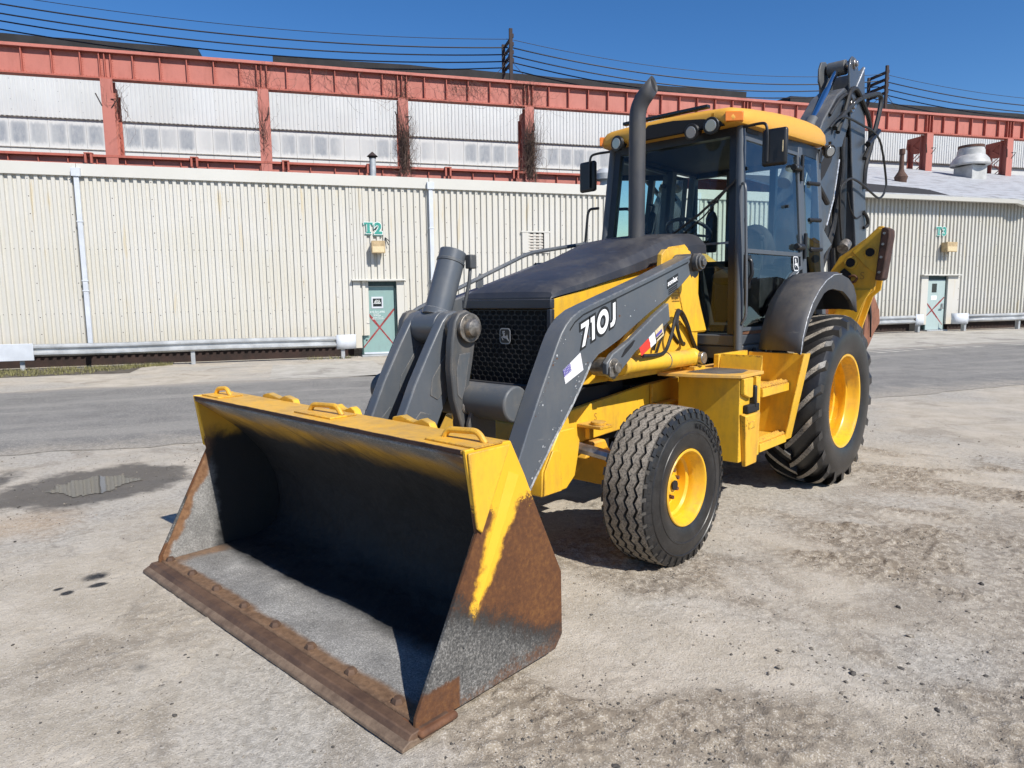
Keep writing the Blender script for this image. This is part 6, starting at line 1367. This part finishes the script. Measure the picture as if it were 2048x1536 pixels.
# ---- tool box, deck, steps, side tank
def sidebox(s):
    X = lambda a, b_: (min(s*a,s*b_), max(s*a,s*b_))
    def bx(nm, x, y, z, m, par=BL, bev=.006): q = MB(); a, c = X(*x); q.box((a,y[0],z[0]),(c,y[1],z[1])); return q.obj(nm, m, par, bev)
    tb = bx('tool_box', (.60,1.055), (-1.705,-1.38), (.47,1.035), mat['yellow'])
    q = MB(); a, c = X(.55,1.075); q.prism([(s*.55,-1.90,1.040),(s*.80,-1.86,1.040),(s*1.075,-1.735,1.040),(s*1.075,-1.385,1.040),(s*.55,-.95,1.040)],[(s*.55,-1.90,1.062),(s*.80,-1.86,1.062),(s*1.075,-1.735,1.062),(s*1.075,-1.385,1.062),(s*.55,-.95,1.062)]); dk = q.obj('deck', mat['yellow_deck'], BL, .003)
    q = MB(); q.prism([(s*.70,-1.78,1.0625),(s*.93,-1.74,1.0625),(s*1.02,-1.60,1.0625),(s*.98,-1.42,1.0625),(s*.72,-1.40,1.0625)],[(s*.72,-1.76,1.070),(s*.92,-1.72,1.070),(s*1.0,-1.60,1.070),(s*.96,-1.44,1.070),(s*.74,-1.42,1.070)]); q.obj('grip_mat', mat['fender'], dk, .002)
    q = MB(); q.px([(-1.705,1.036),(-1.705,.93),(-1.62,.90),(-1.57,.90),(-1.57,1.036)], s*1.0555, s*1.085); q.obj('lid_hasp', mat['yellow'], tb, .006)
    bx('lid_post', (1.0555,1.085), (-1.52,-1.48), (.86,1.036), mat['yellow'], tb, .004)
    bx('latch', (1.05,1.10), (-1.56,-1.53), (.83,.98), mat['black'], tb, .01); bx('latch_base', (1.0556,1.095), (-1.66,-1.48), (.80,.855), mat['dark'], tb, .008)
    q = MB(); q.prism([(s*1.0556,-1.705,.80),(s*1.0556,-1.475,.80),(s*1.0556,-1.485,.44),(s*1.0556,-1.655,.44)],[(s*1.10,-1.705,.79),(s*1.10,-1.475,.79),(s*1.085,-1.485,.44),(s*1.085,-1.655,.44)]); dr = q.obj('box_door', mat['yellow_worn'], tb, .006)
    q = MB(); q.prism([(s*1.0995,-1.655,.745),(s*1.0995,-1.565,.745),(s*1.0975,-1.565,.695),(s*1.0975,-1.655,.695)],[(s*1.103,-1.65,.741),(s*1.103,-1.57,.741),(s*1.101,-1.57,.699),(s*1.101,-1.65,.699)]); q.obj('door_plate', mat['yellow'], dr)
    # step well
    bx('step_back', (.70,.74), (-1.379,-.90), (.50,1.16), mat['yellow'], tb, .004)
    q = MB(); q.prism([(s*.745,-1.378,1.06),(s*1.05,-1.378,1.06),(s*1.05,-1.378,1.03),(s*.745,-1.378,1.03)],[(s*.745,-1.36,1.165),(s*1.055,-1.36,1.165),(s*1.055,-1.36,1.03),(s*.745,-1.36,1.03)]); q.obj('step_guard', mat['yellow'], tb, .003)
    for z, xo in ((.905,1.07),(.515,1.06)):
        st = bx('step', (.76,xo), (-1.374,-.905), (z-.03,z+.03), mat['yellow'], tb, .004)
        for k in range(11):
            q = MB(); y = -1.36+k*.043; q.cyl((s*(xo-.012),y,z+.031),(s*(xo-.03),y,z+.046),.014,n=6); q.cyl((s*(xo-.05),y+.02,z+.031),(s*(xo-.07),y+.02,z+.046),.014,n=6); q.obj('grip_tooth', mat['yellow_worn'], st)
    q = MB(); q.px([(-1.35,.875),(-1.10,.70),(-1.02,.875)], s*.765, s*.775); q.obj('step_brace', mat['yellow'], tb, .003)
    # tank panel in front of the rear tyre
    q = MB(); q.py([(s*.745,.50),(s*1.045,.50),(s*1.165,1.15),(s*.745,1.15)], -.90, -.86); tp = q.obj('tank_panel', mat['yellow'], BL, .004)
    q = MB(); q.prism([(s*1.045,-.925,.50),(s*1.165,-.925,1.15),(s*1.165,-.80,1.15),(s*1.045,-.80,.50)],[(s*1.056,-.925,.50),(s*1.176,-.925,1.15),(s*1.176,-.80,1.15),(s*1.056,-.80,.50)]); q.obj('panel_flange', mat['yellow'], tp, .003)
sidebox(1); sidebox(-1)

# ---- backhoe
def backhoe():
    q = MB(); q.box((-.60,.75,.50),(.60,1.25,1.20)); q.box((-.50,1.10,.45),(.50,1.42,1.60)); rf = q.obj('rear_frame', mat['yellow'], BL, .015)
    q = MB(); q.box((-.20,1.42,.55),(.20,1.75,1.50)); q.cyl((0,1.62,.5),(0,1.62,1.6),.15,n=24); q.obj('swing_post', mat['gray_worn'], BL, .02)
    BO = [(1.55,.95),(1.50,1.5),(1.52,2.0),(1.62,2.5),(1.85,3.05),(2.20,3.50),(2.62,3.86),(2.86,3.98),(3.06,3.95),(3.14,3.82),(3.08,3.62),(2.90,3.40),(2.76,3.15),(2.63,2.72),(2.43,2.38),(2.15,2.0),(1.95,1.5),(1.88,.95)]
    q = MB(); q.px(BO, -.15, .15); bo = q.obj('boom', mat['boomgray'], BL, .012)
    q = MB(); q.px([(2.08,2.95),(2.40,3.22),(2.55,3.20),(2.50,3.10),(2.28,2.90),(2.13,2.80)], .1502, .153); q.obj('lift_hole', mat['dark'], bo)
    q = MB(); q.tube([(2.05 and .152,2.75,3.15),(.152,2.62,2.70),(.152,2.42,2.37)], .012, 5); q.obj('boom_edge', mat['worn'], bo)
    for s in (1,-1):
        q = MB(); q.px([(1.69,2.36),(2.12,2.13),(1.86,1.99),(1.62,2.02),(1.55,2.30)], s*.30, s*.32); q.obj('boom_guard', mat['gray'], bo, .004)
    DI = [(2.92,4.10),(2.90,4.22),(2.93,4.31),(3.0,4.36),(3.10,4.36),(3.18,4.30),(3.24,4.24),(3.34,4.28),(3.445,4.345),(3.55,3.80),(3.65,3.21),(3.74,2.75),(3.84,2.27),(3.90,1.70),(3.80,1.55),(3.58,1.62),(3.42,2.216),(3.27,2.7),(3.13,3.196),(3.06,3.5),(2.98,3.80)]
    for s in (1,-1):
        q = MB(); q.px(DI, s*.152, s*.178)
        if s > 0: di = q.obj('dipper', mat['boomgray'], BL, .008)
        else: q.obj('dipper_plate', mat['boomgray'], di, .008)
    q = MB(); q.px([(3.20,3.2),(3.46,2.3),(3.60,1.65),(3.86,1.66),(3.80,2.27),(3.62,3.2),(3.42,4.28),(3.36,4.26),(3.30,3.6)], -.151, .151); q.obj('dipper_core', mat['boomgray'], di, .006)
    q = MB(); q.tube([(.18,3.10,3.98),(.18,3.43,4.32)], .010, 5); q.obj('weld_seam', mat['worn'], di)
    for (y, z, r) in ((3.05,4.28,.055),(3.02,3.80,.075)):
        q = MB(); q.cyl((-.20,y,z),(.20,y,z),r,n=20); q.cyl((.20,y,z),(.225,y,z),r*.6,n=16); q.obj('dipper_pin', mat['steel'], di, .004)
    q = MB(); q.cyl((0,3.02,4.26),(0,1.98,3.24),.036,n=20); cr = q.obj('crowd_cylinder', mat['chrome'], BL)
    q = MB(); q.cyl((0,2.28,3.60-.065),(0,1.52,2.79-.03),.075,n=24); q.obj('barrel', mat['gray_worn'], cr, .006); q = MB(); q.cyl((-.10,3.02,4.26),(.10,3.02,4.26),.085,n=24); q.obj('rod_eye', mat['gray_worn'], cr, .006)
    q = MB(); q.px([(2.80,4.10),(2.80,4.24),(2.86,4.33),(2.98,4.36),(3.10,4.34),(3.10,4.2),(2.95,3.95)], -.150, -.125); q.obj('rear_ear', mat['gray_worn'], cr, .006)
    # boom cylinder and black bucket cylinder between boom and dipper
    q = MB(); q.cyl((0,2.62,3.05),(0,1.95,1.35),.07,n=20); q.obj('boom_cylinder', mat['black'], BL, .004)
    q = MB(); q.cyl((.06,3.05,3.45),(.06,3.12,2.15),.085,n=20); q.cyl((-.07,3.0,3.3),(-.07,2.95,2.0),.08,n=20); q.cyl((.06,3.12,2.2),(.06,3.22,1.75),.04,n=12); q.obj('bucket_cylinder', mat['black'], BL, .006)
    q = MB(); q.cyl((.15,3.02,2.13),(.15,3.14,2.20),.07,n=16); q.obj('cylinder_eye', mat['pin'], BL, .006)
    # hoses
    hose([(.19,2.55,3.42),(.20,2.72,3.66),(.20,2.90,3.93),(.20,3.10,4.0),(.20,3.37,3.90),(.20,3.62,3.76),(.20,3.72,3.60),(.20,3.68,3.42),(.20,3.53,3.26)], .028)
    hose([(.19,2.45,3.45),(.20,2.66,3.63),(.20,3.2,3.90),(.20,3.75,4.07),(.20,4.02,4.12),(.20,4.10,4.05),(.20,4.0,3.82),(.20,3.86,3.60),(.20,3.72,3.36),(.19,3.62,3.15),(.19,3.60,2.9)], .030)
    hose([(.25,2.12,3.39),(.25,2.30,3.50),(.25,2.52,3.575),(.25,2.85,3.60),(.25,3.25,3.60),(.25,3.60,3.60),(.25,3.93,3.54),(.25,4.12,3.38),(.25,4.26,3.18),(.25,4.33,3.0),(.25,4.2,2.87),(.25,4.0,2.82),(.25,3.68,2.86),(.25,3.34,2.915),(.25,2.94,2.94),(.24,2.72,2.88),(.22,2.63,2.78),(.2,2.72,2.5),(.2,2.82,2.22)], .014)
    hose([(.19,3.63,2.62),(.21,3.72,2.55),(.21,3.76,2.46),(.19,3.66,2.42)], .022)
    hose([(.185,3.0,2.80),(.186,3.12,2.62),(.186,3.35,2.52),(.185,3.55,2.56)], .008)
    hose([(.17,2.78,3.30),(.18,2.80,3.0),(.16,2.72,2.6),(.14,2.62,2.3),(.12,2.35,1.95)], .022)
    hose([(.12,2.98,3.55),(.14,2.90,3.2),(.12,2.86,2.7),(.10,2.80,2.3),(.1,2.5,1.9)], .024)
    hose([(.10,2.72,3.42),(.13,2.70,3.1),(.1,2.66,2.75),(.08,2.52,2.35)], .02)
    hose([(.16,2.35,3.58),(.17,2.62,3.80),(.18,2.86,3.90),(.19,3.02,3.84)], .022)
    q = MB(); q.tube([(.24,3.50,3.42),(.22,3.98,3.66)], .035, 8); q.obj('hose_clamp', mat['black'], BL)
    hose([(.26,1.35,2.95),(.24,1.85,2.75),(.21,2.25,2.60)], .03)
    # bucket, curled below the dipper
    BU = [(3.35,1.62),(3.10,1.42),(3.02,1.15),(3.12,.90),(3.34,.76),(3.56,.80),(3.78,.92),(3.98,1.07),(4.20,1.19),(4.15,1.37),(3.95,1.52),(3.72,1.67)]
    q = MB(); q.px(BU, -.30, .30); hb = q.obj('hoe_bucket', mat['hoebucket'], BL, .02)
    q = MB(); q.px([(3.12,.92),(3.34,.78),(3.56,.82),(3.50,1.30),(3.34,1.56),(3.14,1.38)], .3005, .312); q.obj('side_wear_plate', mat['hoebucket'], hb, .01)
    for k in range(3): q = MB(); q.box((.3125,3.36+k*.045,.98),(.3165,3.375+k*.045,1.28)); q.obj('stencil', mat['dark'], hb)
    q = MB(); q.px([(3.52,1.55),(3.66,1.30),(3.72,1.02),(3.70,1.3),(3.60,1.58)], .3128, .330); q.obj('hook_edge', mat['dark'], hb)
    # stabilisers folded up at the sides
    for s in (1,-1):
        A = [(.56,1.02),(.60,1.40),(.60,1.80),(.685,1.945),(.89,2.08),(1.028,2.215),(1.072,2.212),(1.033,1.75),(1.017,1.613),(.95,1.55),(.868,1.26),(.80,.95)]
        q = MB(); q.py([(s*x, z) for x, z in A], 1.26, 1.285); st = q.obj('stabiliser', mat['yellow_worn'], BL, .006)
        q = MB(); q.py([(s*x, z) for x, z in A], 1.46, 1.485); q.prism([(s*.685,1.2855,1.925),(s*1.05,1.2855,2.195),(s*1.05,1.2855,2.212),(s*.685,1.2855,1.945)],[(s*.685,1.459,1.925),(s*1.05,1.459,2.195),(s*1.05,1.459,2.212),(s*.685,1.459,1.945)]); q.box((min(s*.62,s*.80),1.2856,1.0),(max(s*.62,s*.80),1.459,1.75)); q.obj('arm_box', mat['yellow'], st, .004)
        q = MB(); q.py([(s*x, z) for x, z in [(.80,1.99),(.89,2.07),(1.025,2.20),(1.06,2.19),(1.03,1.76),(.93,1.84)]], 1.25, 1.2595); q.obj('gusset', mat['yellow'], st, .004)
        for (x, z, r) in ((.793,1.883,.042),(.965,1.974,.040)):
            q = MB(); q.lathe([(r*1.5,0),(r*1.5,-.012),(r*1.15,-.014),(r*1.1,-.006),(0,-.004)], (s*x,1.255,z), 20, axis='y'); q.obj('pin_boss', mat['yellow'], st); q = MB(); q.cyl((s*x,1.2445,z),(s*x,1.262,z),r,n=20); q.obj('pin', mat['dark'], st)
        q = MB(); q.tube(fillet([(s*.76,1.235,1.70),(s*.84,1.23,1.69),(s*.87,1.23,1.73),(s*.84,1.23,1.76),(s*.79,1.235,1.75)], .02, 4), .012, 8); q.obj('hose_loop', mat['rust'], st)
        q = MB(); q.py([(s*x, z) for x, z in [(.74,1.83),(.80,1.78),(.80,1.68),(.77,1.62),(.755,1.72),(.70,1.80)]], 1.245, 1.2575); q.obj('lock_bracket', mat['dark'], st)
        text_obj('lift_point_mark', 'S', mat['brown_ink'], (s*.88,1.2585,1.72), (1,0,0), (0,0,1), .10, st)
        q = MB(); q.py([(s*x, z) for x, z in [(1.068,2.19),(1.10,2.20),(1.138,2.175),(1.142,2.12),(1.098,1.72),(1.07,1.70),(1.030,1.71),(1.036,1.76)]], 1.20, 1.38); pd = q.obj('stabiliser_pad', mat['padrust'], BL, .01)
        for z in (1.78,1.92,2.04,2.14):
            q = MB(); q.cyl((s*(1.045+(z-1.75)*.08+.02),1.199,z),(s*(1.045+(z-1.75)*.08+.02),1.188,z),.012,n=8); q.obj('bolt', mat['steel'], pd)
        q = MB(); q.py([(s*.63,1.30),(s*.86,1.30),(s*.93,1.50),(s*1.0,1.62),(s*.75,1.62)], 1.24, 1.2545); q.obj('lower_plate', mat['yellow'], st, .004)
backhoe()
